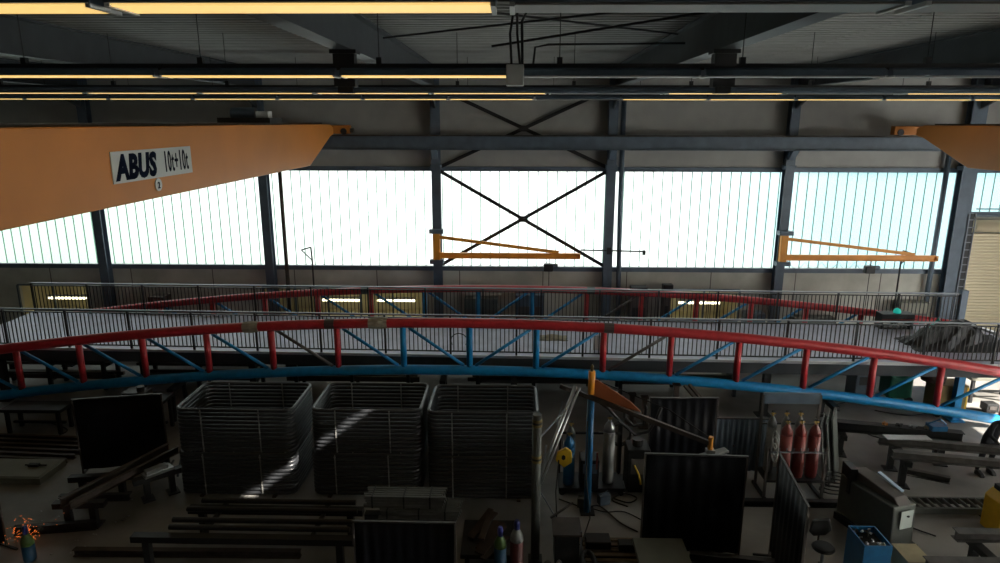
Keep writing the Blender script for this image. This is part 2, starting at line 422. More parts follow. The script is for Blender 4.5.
lamp_arm(-7.15, 'thin dark folding arm on a pole left of the first full glazed bay')
lamp_arm(13.35, 'thin dark folding arm on a pole behind the tip of the right jib boom', -1)

# ------------------------------------------------------------------ rows of lamps
def lamp_row(y, where, pattern, x0, L, gap=.06, dz=0):
    tr = thing('lamp_trunking', 'long dark lamp trunking across the ceiling, '+where, 'trunking', (0, y, 8.66+dz), 0, 'lamp trunking rows')
    n = len(pattern)
    MB().box(x0-.5, x0+n*(L+gap)+.5, y-.05, y+.05, 8.74+dz, 8.82+dz).build('rail', 'dark', tr, world=True)
    for k, on in enumerate(pattern):
        a = x0+k*(L+gap); b = a+L
        hz = {'1': 'lit', '0': 'unlit'}[on]
        t = thing('linear_lamp', '%s long ceiling lamp, %s, %s' % (hz, where, ordinal(k, n)), 'ceiling lamp', ((a+b)/2, y, 8.66+dz), 0, 'linear ceiling lamps')
        MB().prism([(y-.17, 8.665+dz), (y-.14, 8.73+dz), (y-.06, 8.765+dz), (y+.06, 8.765+dz), (y+.14, 8.73+dz), (y+.17, 8.665+dz)], a, b, 'x').build('housing', 'steel', t, world=True)
        xx = a+.5
        MB().tube([(xx, y, 8.765+dz), (xx, y, 9.76)], .007, 5).box(xx-.035, xx+.035, y-.035, y+.035, 8.82+dz, 8.90+dz).build('suspension_rod', 'dark', t, world=True)
        MB().prism([(y-.15, 8.662+dz), (y-.14, 8.650+dz), (y+.14, 8.650+dz), (y+.15, 8.662+dz)], a+.03, b-.03, 'x').build('diffuser', 'lamp' if on == '1' else 'lampoff', t, world=True)
        for e0 in (a, b-.03): MB().box(e0, e0+.03, y-.16, y+.16, 8.64+dz, 8.665+dz).build('end_cap', 'plate', t, world=True)
def ordinal(k, n):
    w = ['leftmost', 'second', 'third', 'fourth', 'fifth', 'sixth', 'seventh', 'eighth', 'ninth', 'tenth', 'eleventh', 'twelfth', 'thirteenth', 'fourteenth']
    return (w[k] + ' from the left') if k and k < n-1 else ('leftmost of its row' if k == 0 else 'rightmost of its row')
lamp_row(4.2, 'nearest row at the top edge', '11000', -4.70, 2.25, .08)
lamp_row(9.2, 'second row back', '11110000', -9.45, 2.32, dz=-.07)
lamp_row(14.2, 'third row back', '11111101011', -13.6, 2.32, dz=-.08)
lamp_row(19.2, 'furthest row by the glazing', '11111111011111', -18.5, 2.32, dz=-.04)
# junction box with hanging cables
jb = thing('junction_box', 'grey junction box hanging at the end of the second lamp row with black cables', 'junction box', (.0, 9.0, 8.5))
MB().box(-.13, .10, 8.9, 9.12, 8.46, 8.72).build('box', 'plate', jb, world=True, bevel=.015)
MB().tube([(-.06, 9.0, 8.72), (-.08, 9.0, 9.1), (.0, 9.0, 9.6), (.03, 9.0, 9.74)], .016, 6).build('cable', 'rubber', jb, world=True)
MB().tube([(.05, 9.0, 8.72), (.01, 9.0, 9.1), (.01, 9.0, 9.5), (.03, 9.0, 9.74)], .016, 6).build('cable', 'rubber', jb, world=True)
MB().tube([(.08, 9.0, 8.72), (.07, 9.0, 9.25), (.14, 9.0, 9.38), (.45, 9.0, 9.42), (2.9, 9.0, 9.44)], .018, 6).build('cable', 'rubber', jb, world=True)
for k, (pts, lb) in enumerate([([(-2.5, 10, 9.68), (3.1, 10.2, 9.70)], 'straight black conduit under the roof deck, front one'),
        ([(-.4, 11.4, 9.2), (3.1, 10.8, 9.66)], 'black cable slanting up to the right rafter'),
        ([(.3, 13, 8.9), (.35, 13, 9.35), (.6, 13, 9.40), (3.1, 13, 9.42)], 'bent black conduit further back under the roof')]):
    tag(MB().tube(pts, .02, 6).build('conduit', 'rubber', world=True, loc=pts[0]), lb, 'conduit', 'conduits under the roof')
# dark hanger blocks under the rafters
for xx, lb in ((-2.73, 'dark hanger block under the rafter left of the middle'), (3.27, 'dark hanger block under the rafter right of the middle')):
    tag(MB().box(xx-.17, xx+.17, 11.0, 11.2, 8.55, 9.10).box(xx-.21, xx+.21, 10.95, 11.25, 9.05, 9.11).box(xx-.12, xx+.12, 11.02, 11.18, 8.45, 8.55).build('beam_hanger', 'dark', world=True, loc=(xx, 11.1, 9.1)), lb, 'hanger', 'hanger blocks under the rafters')
tag(MB().tube([(XL+.1, 11.1, 8.50), (XR-.1, 11.1, 8.50)], .045, 10).build('supply_pipe', 'steel', world=True, loc=(0, 11.1, 8.5)), 'long thin pipe running across the hall below the rafters', 'pipe')
# lamps in the rooms behind the wall openings
for xa, xb, lb in ((-17.5, -16.1, 'bright tube lamp low on the far left behind the bridge railing'), (-7.15, -5.75, 'bright tube lamp behind the railing, left one of the close pair'),
                (-5.1, -3.7, 'bright tube lamp behind the railing, right one of the close pair'), (6.05, 7.55, 'bright tube lamp behind the railing right of the middle')):
    t = thing('batten_lamp', lb, 'tube lamp', ((xa+xb)/2, WY+.6, 1.5), 0, 'tube lamps behind the wall openings')
    MB().tube([(xa, WY+.45, 1.55), (xb, WY+.45, 1.55)], .045, 10).build('tube', 'lampw', t, world=True)
    MB().box(xa-.04, xb+.04, WY+.40, WY+.50, 1.60, 1.68).build('batten', 'white', t, world=True)
    for xx in (xa+.15, xb-.15): MB().tube([(xx, WY+.45, 1.68), (xx, WY+.45, hz1+.2)], .008, 5).build('hanger', 'dark', t, world=True)

# ------------------------------------------------------------------ bridge
NX = [-1.20+1.79*k for k in range(-8, 9)]     # post positions
def truss(yf, top0, k, lb, r=.14, blue=(), grey=(), wraps=(), pk=-1.6):
    t = thing('footbridge_truss', lb, 'truss', (0, yf(0), 0), 0, 'arched bridge trusses')
    zt = lambda x: top0 - k*(x-pk)**2
    zb = lambda x: zt(x) - 1.33
    xs = [NX[0]-1.0+ (NX[-1]+1.3-NX[0]+1.0)*i/48 for i in range(49)]
    xs = [x for x in xs if zb(x) > r+.01 and -16.2 < x]
    MB().tube([(x, yf(x), zt(x)) for x in xs], r, 14).build('top_chord', 'red', t, world=True, smooth=True)
    MB().tube([(x, yf(x), zb(x)) for x in xs], r, 14).build('bottom_chord', 'blue', t, world=True, smooth=True)
    P = [x for x in NX if xs[0] <= x <= xs[-1]]
    for i, x in enumerate(P):
        c = 'blue' if i in blue else 'red'
        MB().tube([(x, yf(x), zb(x)+r*.8), (x, yf(x), zt(x)-r*.8)], .085, 12).build('post', c, t, world=True, smooth=True)
    mid = blue[len(blue)//2]
    for i in range(len(P)-1):
        a, b = P[i], P[i+1]
        if i < mid: p = (a+.16, zt(a+.16)-r); q = (b-.16, zb(b-.16)+r)
        else: p = (b-.16, zt(b-.16)-r); q = (a+.16, zb(a+.16)+r)
        MB().tube([(p[0], yf(p[0]), p[1]), (q[0], yf(q[0]), q[1])], .045, 8).build('diagonal', 'primer' if i in grey else 'blue', t, world=True, smooth=True)
    for x, wl in wraps:
        MB().tube([(x-wl/2, yf(x), zt(x-wl/2)), (x, yf(x), zt(x)), (x+wl/2, yf(x), zt(x+wl/2))], [r+.012, r+.03, r+.012], 12).build('paper_wrap', 'wrap', t, world=True)
    for x in (-4.95, 2.5):
        MB().tube([(x-.13, yf(x), zt(x-.13)), (x+.13, yf(x), zt(x+.13))], r+.006, 12).build('splice_band', 'primer', t, world=True)
    return t, zt, zb
ny = lambda x: 17.0-.008*x
fy = lambda x: 21.3-.008*x
BL, GR = (7, 8, 9), (5, 10)
near, nzt, nzb = truss(ny, 2.79, .0057, 'near arched bridge truss with red top chord and blue bottom chord', .135, BL, GR, ((-7.1, .42), (-3.65, .50)))
far, fzt, fzb = truss(fy, 2.67, .0049, 'far arched red and blue bridge truss behind both railings', .12, BL, (10,), pk=-.3)
# trestles carrying the near and far truss
for yfn, zfn, which in ((ny, nzb, 'near'), (fy, fzb, 'far')):
    for x, pos in ((-9.3, 'left'), (-1.9, 'middle'), (8.5, 'right')):
        y = yfn(x); z = zfn(x)-.15
        t = thing('steel_trestle', 'low dark steel trestle under the %s part of the %s truss' % (pos, which), 'trestle', (x, y, 0), 0, 'trestles under the bridge')
        MB().box(-.08, .08, -.45, .45, z-.12, z).build('crossbar', 'dark', t)
        for s_ in (-1, 1):
            MB().bar((0, s_*.38, 0), (0, s_*.3, z-.12), .08, .08).build('leg', 'dark', t)
        MB().box(-.05, .05, -.36, .36, .15, .21).build('stretcher', 'dark', t)
# walkway deck with two railings
wy0 = lambda x: 17.40-.025*x
wy1 = lambda x: 20.98-.018*x
wz = lambda x: 1.73+.0*x
XA, XB = -16.3, 14.6
wk = thing('footbridge_walkway', 'straight grey bridge walkway with black barred railings between the two trusses', 'walkway', (0, 19.5, 0))
def quadbox(xs, ya, yb, za, zb):
    m = MB()
    for x in xs:
        m.v += [(x, ya(x), za(x)), (x, yb(x), za(x)), (x, yb(x), zb(x)), (x, ya(x), zb(x))]
    n = len(xs)
    for i in range(n-1):
        a = i*4; b = a+4
        m.f += [(a, b, b+1, a+1), (a+1, b+1, b+2, a+2), (a+2, b+2, b+3, a+3), (a+3, b+3, b, a)]
    m.f += [(0, 1, 2, 3), ((n-1)*4+3, (n-1)*4+2, (n-1)*4+1, (n-1)*4)]
    return m
quadbox([XA, 0, XB], wy0, wy1, lambda x: wz(x)-.07, wz).build('deck', 'deck', wk, world=True)
quadbox([XA, 0, XB], lambda x: wy0(x)-.03, lambda x: wy0(x), lambda x: wz(x)-.05, lambda x: wz(x)+.02).build('edge_strip', 'edge', wk, world=True)
for nm, f in (('near', lambda x: wy0(x)+.12), ('far', lambda x: wy1(x)-.25)):
    quadbox([XA+.1, 0, XB-.1], f, lambda x, f=f: f(x)+.14, lambda x: wz(x)-.42, lambda x: wz(x)-.07).build('side_beam', 'rafter', wk, world=True)
for x in range(-16, 15, 2):
    m = MB().bar((x, wy0(x)+.2, wz(x)-.2), (x, wy1(x)-.2, wz(x)-.2), .1, .2); m.build('cross_beam', 'dark', wk, world=True)
def railing(yf, x0, x1, hh, nm, topw):
    r_ = MB()
    quadbox([x0, 0, x1], lambda x: yf(x)-topw, lambda x: yf(x)+topw, lambda x: wz(x)+hh-.035, lambda x: wz(x)+hh).build('handrail', 'galv', wk, world=True)
    n = round((x1-x0)/1.865); st = (x1-x0)/n
    for i in range(n+1):
        x = x0+i*st
        MB().box(x-.025, x+.025, yf(x)-.03, yf(x)+.03, wz(x)-.1, wz(x)+hh-.035).build('railing_post', 'black', wk, world=True)
        if i < n:
            m = MB(); a = x+.03; b = x+st-.03
            for zz in (.10, hh-.10): m.bar((a, yf(a), wz(a)+zz), (b, yf(b), wz(b)+zz), .03, .035)
            nb = 15
            for q in range(nb):
                xx = a+(b-a)*(q+.5)/nb
                m.box(xx-.011, xx+.011, yf(xx)-.011, yf(xx)+.011, wz(xx)+.10, wz(xx)+hh-.10)
            m.build('railing_panel', 'black', wk, world=True)
railing(lambda x: wy0(x)+.05, XA, XB, 1.15, 'near', .03)
railing(lambda x: wy1(x)-.06, XA+.2, 14.05, 1.06, 'far', .035)
MB().box(14.04, 14.24, wy1(14.1)-.15, wy1(14.1)+.02, wz(14)-.4, wz(14)+1.16).build('end_post', 'steel', wk, world=True)
for x in (-15, -7.5, 0, 7.0, 12.2):
    for yf in (lambda x: wy0(x)+.3, lambda x: wy1(x)-.3):
        m = MB().box(x-.09, x+.09, yf(x)-.09, yf(x)+.09, 0, wz(x)-.42).box(x-.2, x+.2, yf(x)-.2, yf(x)+.2, 0, .03)
        m.build('support_leg', 'blue' if x > 12 else 'dark', wk, world=True)
# things lying on the walkway
def sheetmesh(w_, d, h, seed, n=7):
    rnd = random.Random(seed); m = MB()
    for j in range(n):
        for i in range(n):
            u, v = i/(n-1), j/(n-1); e = math.sin(PI*u)*math.sin(PI*v)
            m.v.append(((u-.5)*w_*(1-.12*rnd.random()), (v-.5)*d*(1-.12*rnd.random()), .01+h*e*(.5+rnd.random()*.8)+.03*rnd.random()))
    for j in range(n-1):
        for i in range(n-1):
            a = j*n+i; m.f.append((a, a+1, a+n+1, a+n))
    k = len(m.v)
    m.v += [(v[0], v[1], 0.0) for v in m.v[:k]]
    m.f += [tuple(i+k for i in reversed(f)) for f in m.f]
    rim = [i for i in range(n)] + [j*n+n-1 for j in range(1, n)] + [n*n-2-i for i in range(n-1)] + [j*n for j in range(n-2, 0, -1)]
    for a, b in zip(rim, rim[1:]+rim[:1]): m.f.append((b, a, a+k, b+k))
    return m
tag(sheetmesh(.9, .5, .10, 3).build('paper_sack', 'wrap', loc=(1.15, 19.0, wz(1))), 'crumpled brown sack lying on the walkway near the middle', 'sack')
o = MB().box(-.005, .005, -.2, .2, 0, .42).build('white_sheet', 'white', loc=(2.42, 17.9, wz(2.6))); o.rotation_euler = (0, R(10), R(80)); o.location.z += .01
tag(o, 'small white sheet leaning behind the red truss post', 'sheet')
tag(MB().tube([(-1.6+.24*math.cos(a/12*2*PI), 18.35, 1.85+.22*math.sin(a/12*2*PI)) for a in range(12)], .015, 6, closed=True).build('cable_ring', 'rubber', world=True, loc=(-1.6, 18.35, 1.6)), 'black cable loop hanging on the near railing behind the blue posts', 'cable')
tag(sheetmesh(2.9, 1.4, .75, 5, 11).build('tarpaulin_heap', 'dark', loc=(12.75, 18.7, wz(12.7))), 'heaped dark grey netting on the right end of the walkway', 'tarpaulin')
tag(sheetmesh(.9, .6, .38, 8).build('teal_sheet', 'teal', loc=(12.95, 19.85, wz(12.9))), 'crumpled teal sheet behind the dark heap on the walkway', 'sheet')
for k in range(4):
    o = MB().tube([(0, 0, 0), (1.55, -.1+.03*k, -.50)], .03, 8).build('loose_tube', 'bright', loc=(13.0+.08*k, 18.95-.14*k, wz(13)+.62))
    tag(o, 'bright steel tube sloping off the dark heap on the walkway', 'tube', 'bright tubes on the walkway')
# ---------------------------------------------------------- machines between bridge and wall
def machine(name, lb, cat, x, y, w_, d, h, m, extra=None):
    t = thing(name, lb, cat, (x, y, 0))
    MB().box(-w_/2, w_/2, -d/2, d/2, .08, h).build('cabinet', m, t, bevel=.02)
    MB().box(-w_/2+.05, w_/2-.05, -d/2+.05, d/2-.05, 0, .08).build('plinth', 'dark', t)
    MB().box(-w_/2+.08, w_/2-.08, -d/2-.012, -d/2+.0, h*.45, h*.8).build('front_panel', 'primer' if m != 'primer' else 'dark', t)
    return t
t = machine('drill_press', 'dark upright machine beside the left tube lamp, behind the far railing', 'machine', -12.8, 22.95, .55, .5, 1.5, 'mach')
MB().box(-.2, .35, -.4, .15, 1.5, 1.95).build('drill_head', 'rust', t); MB().tube([(.1, -.28, 1.5), (.1, -.28, 1.25)], .03, 8).build('spindle', 'bright', t)
t = machine('bandsaw', 'dark cabinet machine behind the far railing right of the braced column', 'machine', 4.35, 22.9, .6, .5, 2.1, 'primer')
MB().box(-.28, .28, -.3, .1, 2.1, 2.42).build('upper_housing', 'dark', t)
t = machine('pillar_unit', 'narrow dark unit with a box on top, right of the cabinet machine', 'machine', 5.4, 23.05, .28, .28, 2.1, 'primer')
MB().box(-.17, .17, -.2, .1, 2.1, 2.45).build('switch_box', 'dark', t)
machine('tool_cabinet', 'grey cabinet against the wall behind the railing, left of the jib column', 'cabinet', -1.2, 23.1, 1.2, .5, 1.9, 'mach')
machine('tool_locker', 'tall blue-grey locker against the wall right of the tall grey cabinet', 'locker', .55, 23.1, 1.0, .5, 2.05, 'steel')
machine('storage_cupboard', 'low grey cupboard against the wall between the bright lamp and the right jib', 'cupboard', 10.6, 23.05, 1.5, .5, 1.3, 'mach')
machine('steel_rack', 'dark blue rack by the wall below the right jib boom', 'rack', 8.45, 22.85, .7, .5, 1.5, 'steel')
machine('wall_cabinet', 'pale cabinet at the foot of the pipe left of the wide column', 'cabinet', 13.98, 23.0, 1.0, .5, 1.9, 'slab')
# welding source with green lamp on the walkway
t = thing('control_unit', 'dark box with a green glowing lamp standing on the walkway at the right', 'control unit', (11.95, 20.4, wz(11.7)))
MB().box(-.5, .5, -.2, .2, 0, .05).box(-.5, .5, -.2, .2, .27, .48).box(-.5, -.44, -.19, .19, .05, .27).box(.44, .5, -.19, .19, .05, .27).build('case', 'dark', t)
MB().box(-.5, .5, -.205, -.20, .29, .33).build('red_stripe', 'cylred', t)
MB().lathe([(.11, .48), (.115, .53), (.08, .6), (.03, .63)], (.05, 0, 0)).build('green_lamp', 'greenled', t, smooth=True)
# under / behind the right end
t = thing('welding_machine', 'green wheeled welding machine under the right end of the walkway', 'welding machine', (11.3, 18.75, 0))
MB().box(-.34, .34, -.3, .3, .14, .85).build('case', 'green', t, bevel=.05)
for sx in (-.28, .28): MB().tube([(sx, -.3, .1), (sx, -.2, .1)], .1, 14).build('wheel', 'dark', t)
MB().tube([(-.3, 0, .85), (-.3, 0, 1.0), (.3, 0, 1.0), (.3, 0, .85)], .02, 8).build('handle', 'dark', t)
t = thing('wire_feeder', 'dark blue welding box left of the green welding machine', 'welding machine', (10.35, 18.9, 0))
MB().box(-.3, .3, -.3, .3, .05, .85).build('case', 'steel', t, bevel=.03); MB().box(-.2, .2, -.31, -.3, .5, .75).build('panel', 'dark', t)
MB().lathe([(.13, 0), (.13, .1)], (0, .0, .85)).build('spool', 'dark', t)
t = thing('drum_welder', 'worn yellow power source with a dark domed top below the right truss end', 'welding machine', (12.15, 17.8, 0))
MB().box(-.42, .42, -.3, .3, .12, .95).build('case', 'ochre', t, bevel=.03)
MB().lathe([(.3, 0), (.32, .15), (.24, .32), (.08, .4)], (-.35, .1, .95)).build('drum', 'darkwood', t, smooth=True)
MB().box(.36, .41, -.31, -.3, .15, .9).build('yellow_stripe', 'yellow', t)
for sx in (-.32, .32): MB().tube([(sx, -.28, .1), (sx, -.18, .1)], .1, 12).build('wheel', 'dark', t)
def bench(name, lb, x, y, w_, d, h, top='slab', rz=0, leg='dark', cat='bench'):
    t = thing(name, lb, cat, (x, y, 0), rz)
    MB().box(-w_/2, w_/2, -d/2, d/2, h-.09, h).build('top', top, t, bevel=.008)
    for sx in (-1, 1):
        for sy in (-1, 1): MB().box(sx*(w_/2-.12)-.04, sx*(w_/2-.12)+.04, sy*(d/2-.08)-.04, sy*(d/2-.08)+.04, 0, h-.09).build('leg', leg, t)
    MB().box(-w_/2+.1, w_/2-.1, -.03, .03, .2, .26).build('stretcher', leg, t)
    return t
bench('work_bench', 'pale grey workbench behind the truss near the right edge', 14.1, 18.9, 1.6, .8, .8)
machine('bench_motor', 'small dark motor unit on the floor beside the pale workbench', 'motor', 13.5, 17.9, .35, .3, .3, 'dark')
tag(MB().box(-.5, .5, -.25, .25, 0, .18).box(-.4, .4, -.2, .2, .18, .3).build('cardboard_box', 'wrap', loc=(14.5, 18.9, .8)), 'brown box on the pale workbench at the right edge', 'box')
t = bench('welding_table', 'dark cluttered table beneath the left part of the near truss', -9.75, 16.15, 1.3, .7, .95, 'dark')
tag(MB().box(-.3, .3, -.2, .2, 0, .18).lathe([(.1, .18), (.1, .3)], (.1, 0, 0)).build('machine_vise', 'raw', loc=(-9.9, 16.15, .95)), 'grey vise standing on the dark table under the near truss', 'vise')
t = bench('sawhorse_table', 'dark low bench on the floor at far left behind the truss end', -12.6, 16.1, 1.6, .6, .7, 'dark')

# stock racks beneath the walkway
for i, (x, lb) in enumerate(((-14.2, 'dark stock rack with long bars under the walkway at far left'), (-9.6, 'dark stock rack with long bars under the walkway behind the dark table'),
        (-4.9, 'dark stock rack with long bars under the walkway behind the middle frame stack'), (.6, 'dark stock rack with long bars under the walkway behind the blue posts'), (4.9, 'dark stock rack with long bars under the walkway right of the swivel jib'))):
    t = thing('stock_rack', lb, 'rack', (x, 19.2, 0), 0, 'stock racks under the walkway')
    for sx in (-1.7, 0, 1.7):
        MB().box(sx-.05, sx+.05, -.4, -.3, 0, 1.15).build('upright', 'dark', t)
        MB().box(sx-.05, sx+.05, .3, .4, 0, 1.15).build('upright', 'dark', t)
        for z in (.25, .7): MB().box(sx-.04, sx+.04, -.3, .3, z, z+.07).build('arm', 'dark', t)
    rnd2 = random.Random(i)
    for z in (.32, .77):
        for q in range(5):
            L = rnd2.uniform(1.6, 2.05)
            MB().box(-L, L, -.28+.115*q, -.19+.115*q, z, z+rnd2.uniform(.05, .16)).build('stock_bar', rnd2.choice(['rust', 'raw', 'dark', 'rust']), t)
# ------------------------------------------------------------------ stacks of frames
def ring_mesh(w_, d, r=.0415, cr=.17, n=12):
    pts = []
    for cx, cy, a0 in ((w_/2-cr, d/2-cr, 0), (-w_/2+cr, d/2-cr, 90), (-w_/2+cr, -d/2+cr, 180), (w_/2-cr, -d/2+cr, 270)):
        for k in range(6):
            a = R(a0+k*18); pts.append((cx+cr*math.cos(a), cy+cr*math.sin(a), 0))
    return MB().tube(pts, r, n, closed=True)
ring0 = None
names = [('left stack', -6.03, 13.82, 2.50, 1.0), ('middle stack', -3.22, 13.86, 2.32, .8), ('right stack', -.68, 13.80, 2.32, 0)]
words = ['bottom', 'second from bottom', 'third from bottom', 'fourth from bottom', 'fifth from bottom', 'sixth from bottom', 'fifth from top', 'fourth from top', 'third from top', 'second from top', 'top']
for si, (nm, cx, cy, w_, rot) in enumerate(names):
    proto = None
    for tier in (0, 1):
        tx = random.uniform(-.03, .03)+(.05 if tier else 0)
        for k in range(11):
            z = .070 + k*.0905 + tier*1.03
            lb = 'black rounded tubular frame, %s of the %s tier, %s' % (words[k], ('lower', 'upper')[tier], nm)
            loc = (cx+tx+random.uniform(-.004, .004), cy+random.uniform(-.003, .003), z)
            if proto is None:
                o = ring_mesh(w_, 1.5).build('tubular_frame', 'tube', loc=loc, smooth=True); proto = o
            else:
                o = proto.copy(); C.objects.link(o); o.location = loc
            tag(o, lb, 'frame', 'stacked black tubular frames, '+nm)
        # packing straps around the front and rear members
        for j, (fx, side) in enumerate(((-.28, 'left'), (.22, 'right'))):
            for fy_, rear in ((-.75, 'front'), (.75, 'rear')):
                x = cx+tx+fx*w_; yy = cy+fy_; z0 = .025+tier*1.035; z1 = z0+.965
                m = MB(); e = .046
                for a, b in (((x, yy-e, z0), (x+.03, yy-e, z1)), ((x+.03, yy-e, z1), (x+.03, yy+e, z1)), ((x+.03, yy+e, z1), (x, yy+e, z0)), ((x, yy+e, z0), (x, yy-e, z0))):
                    m.bar(a, b, .022, .004, (1, 0, 0))
                o = MB()
                m2 = MB()
                for a, b in (((0, -e, 0), (.02, -e, .965)), ((.02, e, .965), (0, e, 0))): m2.box(a[0]-.013, a[0]+.013, a[1]-.003, a[1]+.003, 0, .965)
                m2.box(-.013, .013, -e, e, -.003, .003); m2.box(-.013, .013, -e, e, .962, .968); m2.box(-.022, .022, -e-.008, -e, .9, .93)
                o = m2.build('packing_strap', 'strap', loc=(x, yy, z0))
                tag(o, 'pale packing strap, %s %s side of the %s tier, %s' % (rear, side, ('lower', 'upper')[tier], nm), 'strap', 'packing straps around the frames')
    # timber skids between tiers and under the stack
    for k, xx in enumerate((cx-.8, cx+.8)):
        for zz, pos in ((0, 'under'), ):
            tag(MB().box(-.04, .04, -.85, .85, 0, .032).build('timber_skid', 'darkwood', loc=(xx, cy, 0)), 'flat timber skid %s the %s, %s one' % (pos, nm, ('left', 'right')[k]), 'skid', 'skids under the frame stacks')

# ------------------------------------------------------------------ welding screens
def screen(lb, loc, rz, w_, h, m='curtain', feet=True, name='welding_screen', waves=7, amp=.012, z0=.12, group='welding screens'):
    t = thing(name, lb, 'welding screen', loc, rz, group)
    for e0 in (-w_/2-.03, w_/2): MB().box(e0, e0+.03, -.02, .02, .03, h).build('upright', 'primer', t)
    MB().box(-w_/2-.03, w_/2+.03, -.02, .02, h, h+.03).build('top_rail', 'raw', t)
    for s_ in (-1, 1): MB().box(s_*(w_/2+.015)-.02, s_*(w_/2+.015)+.02, -.3, .3, 0, .03).build('foot', 'dark', t)
    n = 48; c = MB()
    for i in range(n+1):
        x = -w_/2+w_*i/n; y = amp*math.sin(i/n*waves*2*PI)
        c.v += [(x, y, z0), (x, y*.5, h-.01), (x, y+.008, z0), (x, y*.5+.008, h-.01)]
    for i in range(n):
        a = i*4; b = a+4
        c.f += [(a, b, b+1, a+1), (b+2, a+2, a+3, b+3), (a+1, b+1, b+3, a+3), (b, a, a+2, b+2)]
    c.f += [(0, 1, 3, 2), (n*4, n*4+2, n*4+3, n*4+1)]
    c.build('curtain', m, t, smooth=True)
    return t
screen('large black welding screen in front of the blue post jib, right of centre', (3.33, 11.15, 0), R(-2), 1.80, 2.10)
screen('black welding screen with pale top rail behind the large one', (3.75, 13.75, 0), R(2), 1.45, 2.10)
screen('black welding screen at the left side of the hall, standing before a long trestle', (-9.1, 14.05, 0), R(12), 1.85, 1.85, waves=3)
screen('black curtain screen at the bottom edge below the square tube bundles', (-1.83, 9.9, 0), R(0), 1.68, 1.46, waves=9)
screen('tall narrow black screen seen edge-on beside the red cylinder rack', (4.76, 10.35, 0), R(83), 1.7, 2.1)
t = screen('low grey screen of translucent strips with bright edges left of the red cylinders', (5.22, 14.2, 0), R(0), 1.32, 1.42, 'steel', waves=11, amp=.02)
for k in range(12):
    MB().box(-.62+k*.108, -.612+k*.108, -.034, -.028, .35, 1.38).build('strip_edge', 'galv', t)
screen('black screen cut by the lower left corner of the view', (-9.95, 10.7, 0), R(70), .9, 1.35)
# strip-screen side door frame
for k, (x, y, rz, lb) in enumerate([(7.15, 13.95, 60, 'dark corrugated panel leaning right of the cylinder rack, front one'), (7.35, 14.12, 60, 'dark corrugated panel leaning right of the cylinder rack, middle one'), (7.55, 14.29, 60, 'dark corrugated panel leaning right of the cylinder rack, rear one')]):
    m = MB()
    for j in range(6): m.box(-.45+j*.15, -.33+j*.15, -.02, .0, 0, 1.5)
    m.box(-.45, .42, -.0, .015, 0, 1.52)
    o = m.build('leaning_panel', 'mach', loc=(x, y, 0)); o.rotation_euler = (R(-8), 0, R(rz))
    tag(o, lb, 'panel', 'panels leaning beside the cylinder rack')

# ------------------------------------------------------------------ gas cylinders
def cylinder(lb, loc, body='cylred', shoulder='cylred', h=1.45, r=.11, cap=None, grp='gas cylinders'):
    t = thing('gas_cylinder', lb, 'gas cylinder', loc, 0, grp)
    MB().lathe([(r*.9, 0), (r, .03), (r, h-.22)], n=16).build('body', body, t, smooth=True)
    MB().lathe([(r, h-.22), (r*.93, h-.13), (r*.65, h-.05), (r*.34, h), (r*.3, h+.03)], n=16).build('shoulder', shoulder, t, smooth=True)
    if cap: MB().lathe([(r*.42, h+.0), (r*.45, h+.12), (r*.3, h+.17)], n=12).build('valve_cap', cap, t, smooth=True)
    else:
        MB().tube([(0, 0, h+.03), (0, 0, h+.12)], .022, 8).tube([(-.05, 0, h+.08), (.06, 0, h+.08)], .016, 8).build('valve', 'brass', t)
        MB().lathe([(.035, h+.12), (.035, h+.14)]).build('handwheel', 'dark', t)
    return t
rk = thing('cylinder_rack', 'dark steel rack on feet holding red-brown gas cylinders', 'rack', (6.1, 13.5, 0))
for sx in (-.62, .62):
    MB().box(sx-.025, sx+.025, -.3, -.25, 0, 1.2).build('front_upright', 'primer', rk); MB().box(sx-.025, sx+.025, .25, .3, 0, 2.2).build('rear_upright', 'primer', rk)
    MB().bar((sx, -.45, .03), (sx, .4, .03), .06, .06).build('foot', 'dark', rk)
MB().box(-.62, .62, -.3, .3, .40, .45).build('shelf', 'dark', rk)
MB().box(-.62, .62, -.3, -.27, 1.1, 1.13).build('front_bar', 'galv', rk)
MB().box(-.62, .62, .25, .3, 2.0, 2.25).build('top_panel', 'steel', rk)
MB().box(-.62, .62, .27, .3, 1.5, 1.53).build('rear_bar', 'dark', rk)
for k in range(8): MB().tube([(-.56+k*.15, -.3, 1.13), (-.56+k*.15, -.34, 1.17), (-.56+k*.15, -.34, 1.24)], .009, 6).build('hook', 'galv', rk)
for k, x in enumerate((-.18, .12, .42)):
    cylinder('red-brown gas cylinder in the rack, %s of the front three' % ('left', 'middle', 'right')[k], (6.1+x, 13.42, .45), h=1.20, r=.125, grp='gas cylinders in the rack')
for k, x in enumerate((-.42, -.12, .18)):
    cylinder('gas cylinder with pale shoulder in the rack, %s of the rear three' % ('left', 'middle', 'right')[k], (6.1+x, 13.66, .45), 'cylgrey', 'cylgrey', h=1.28, r=.1, grp='gas cylinders in the rack')
ct = thing('hose_reel', 'coils of hose hanging at the left side of the cylinder rack', 'hose', (5.5, 13.3, 0))
for k in range(3):
    MB().tube([(5.56+.02*k, 13.1+.05*k+.17*math.cos(a/14*2*PI), 1.45-.28*k*.6+.2*math.sin(a/14*2*PI)) for a in range(14)], .016, 6, closed=True).build('coil', 'plate', ct, world=True)
tag(MB().tube([(7.15+.35*math.cos(a*.5)*(1-.006*a), 13.5+.22*math.sin(a*.5), .02+.007*a) for a in range(60)], .016, 6).build('hose_coil', 'rubber', world=True, loc=(7.15, 13.5, 0)), 'coiled black hose on the floor right of the cylinder rack', 'hose')
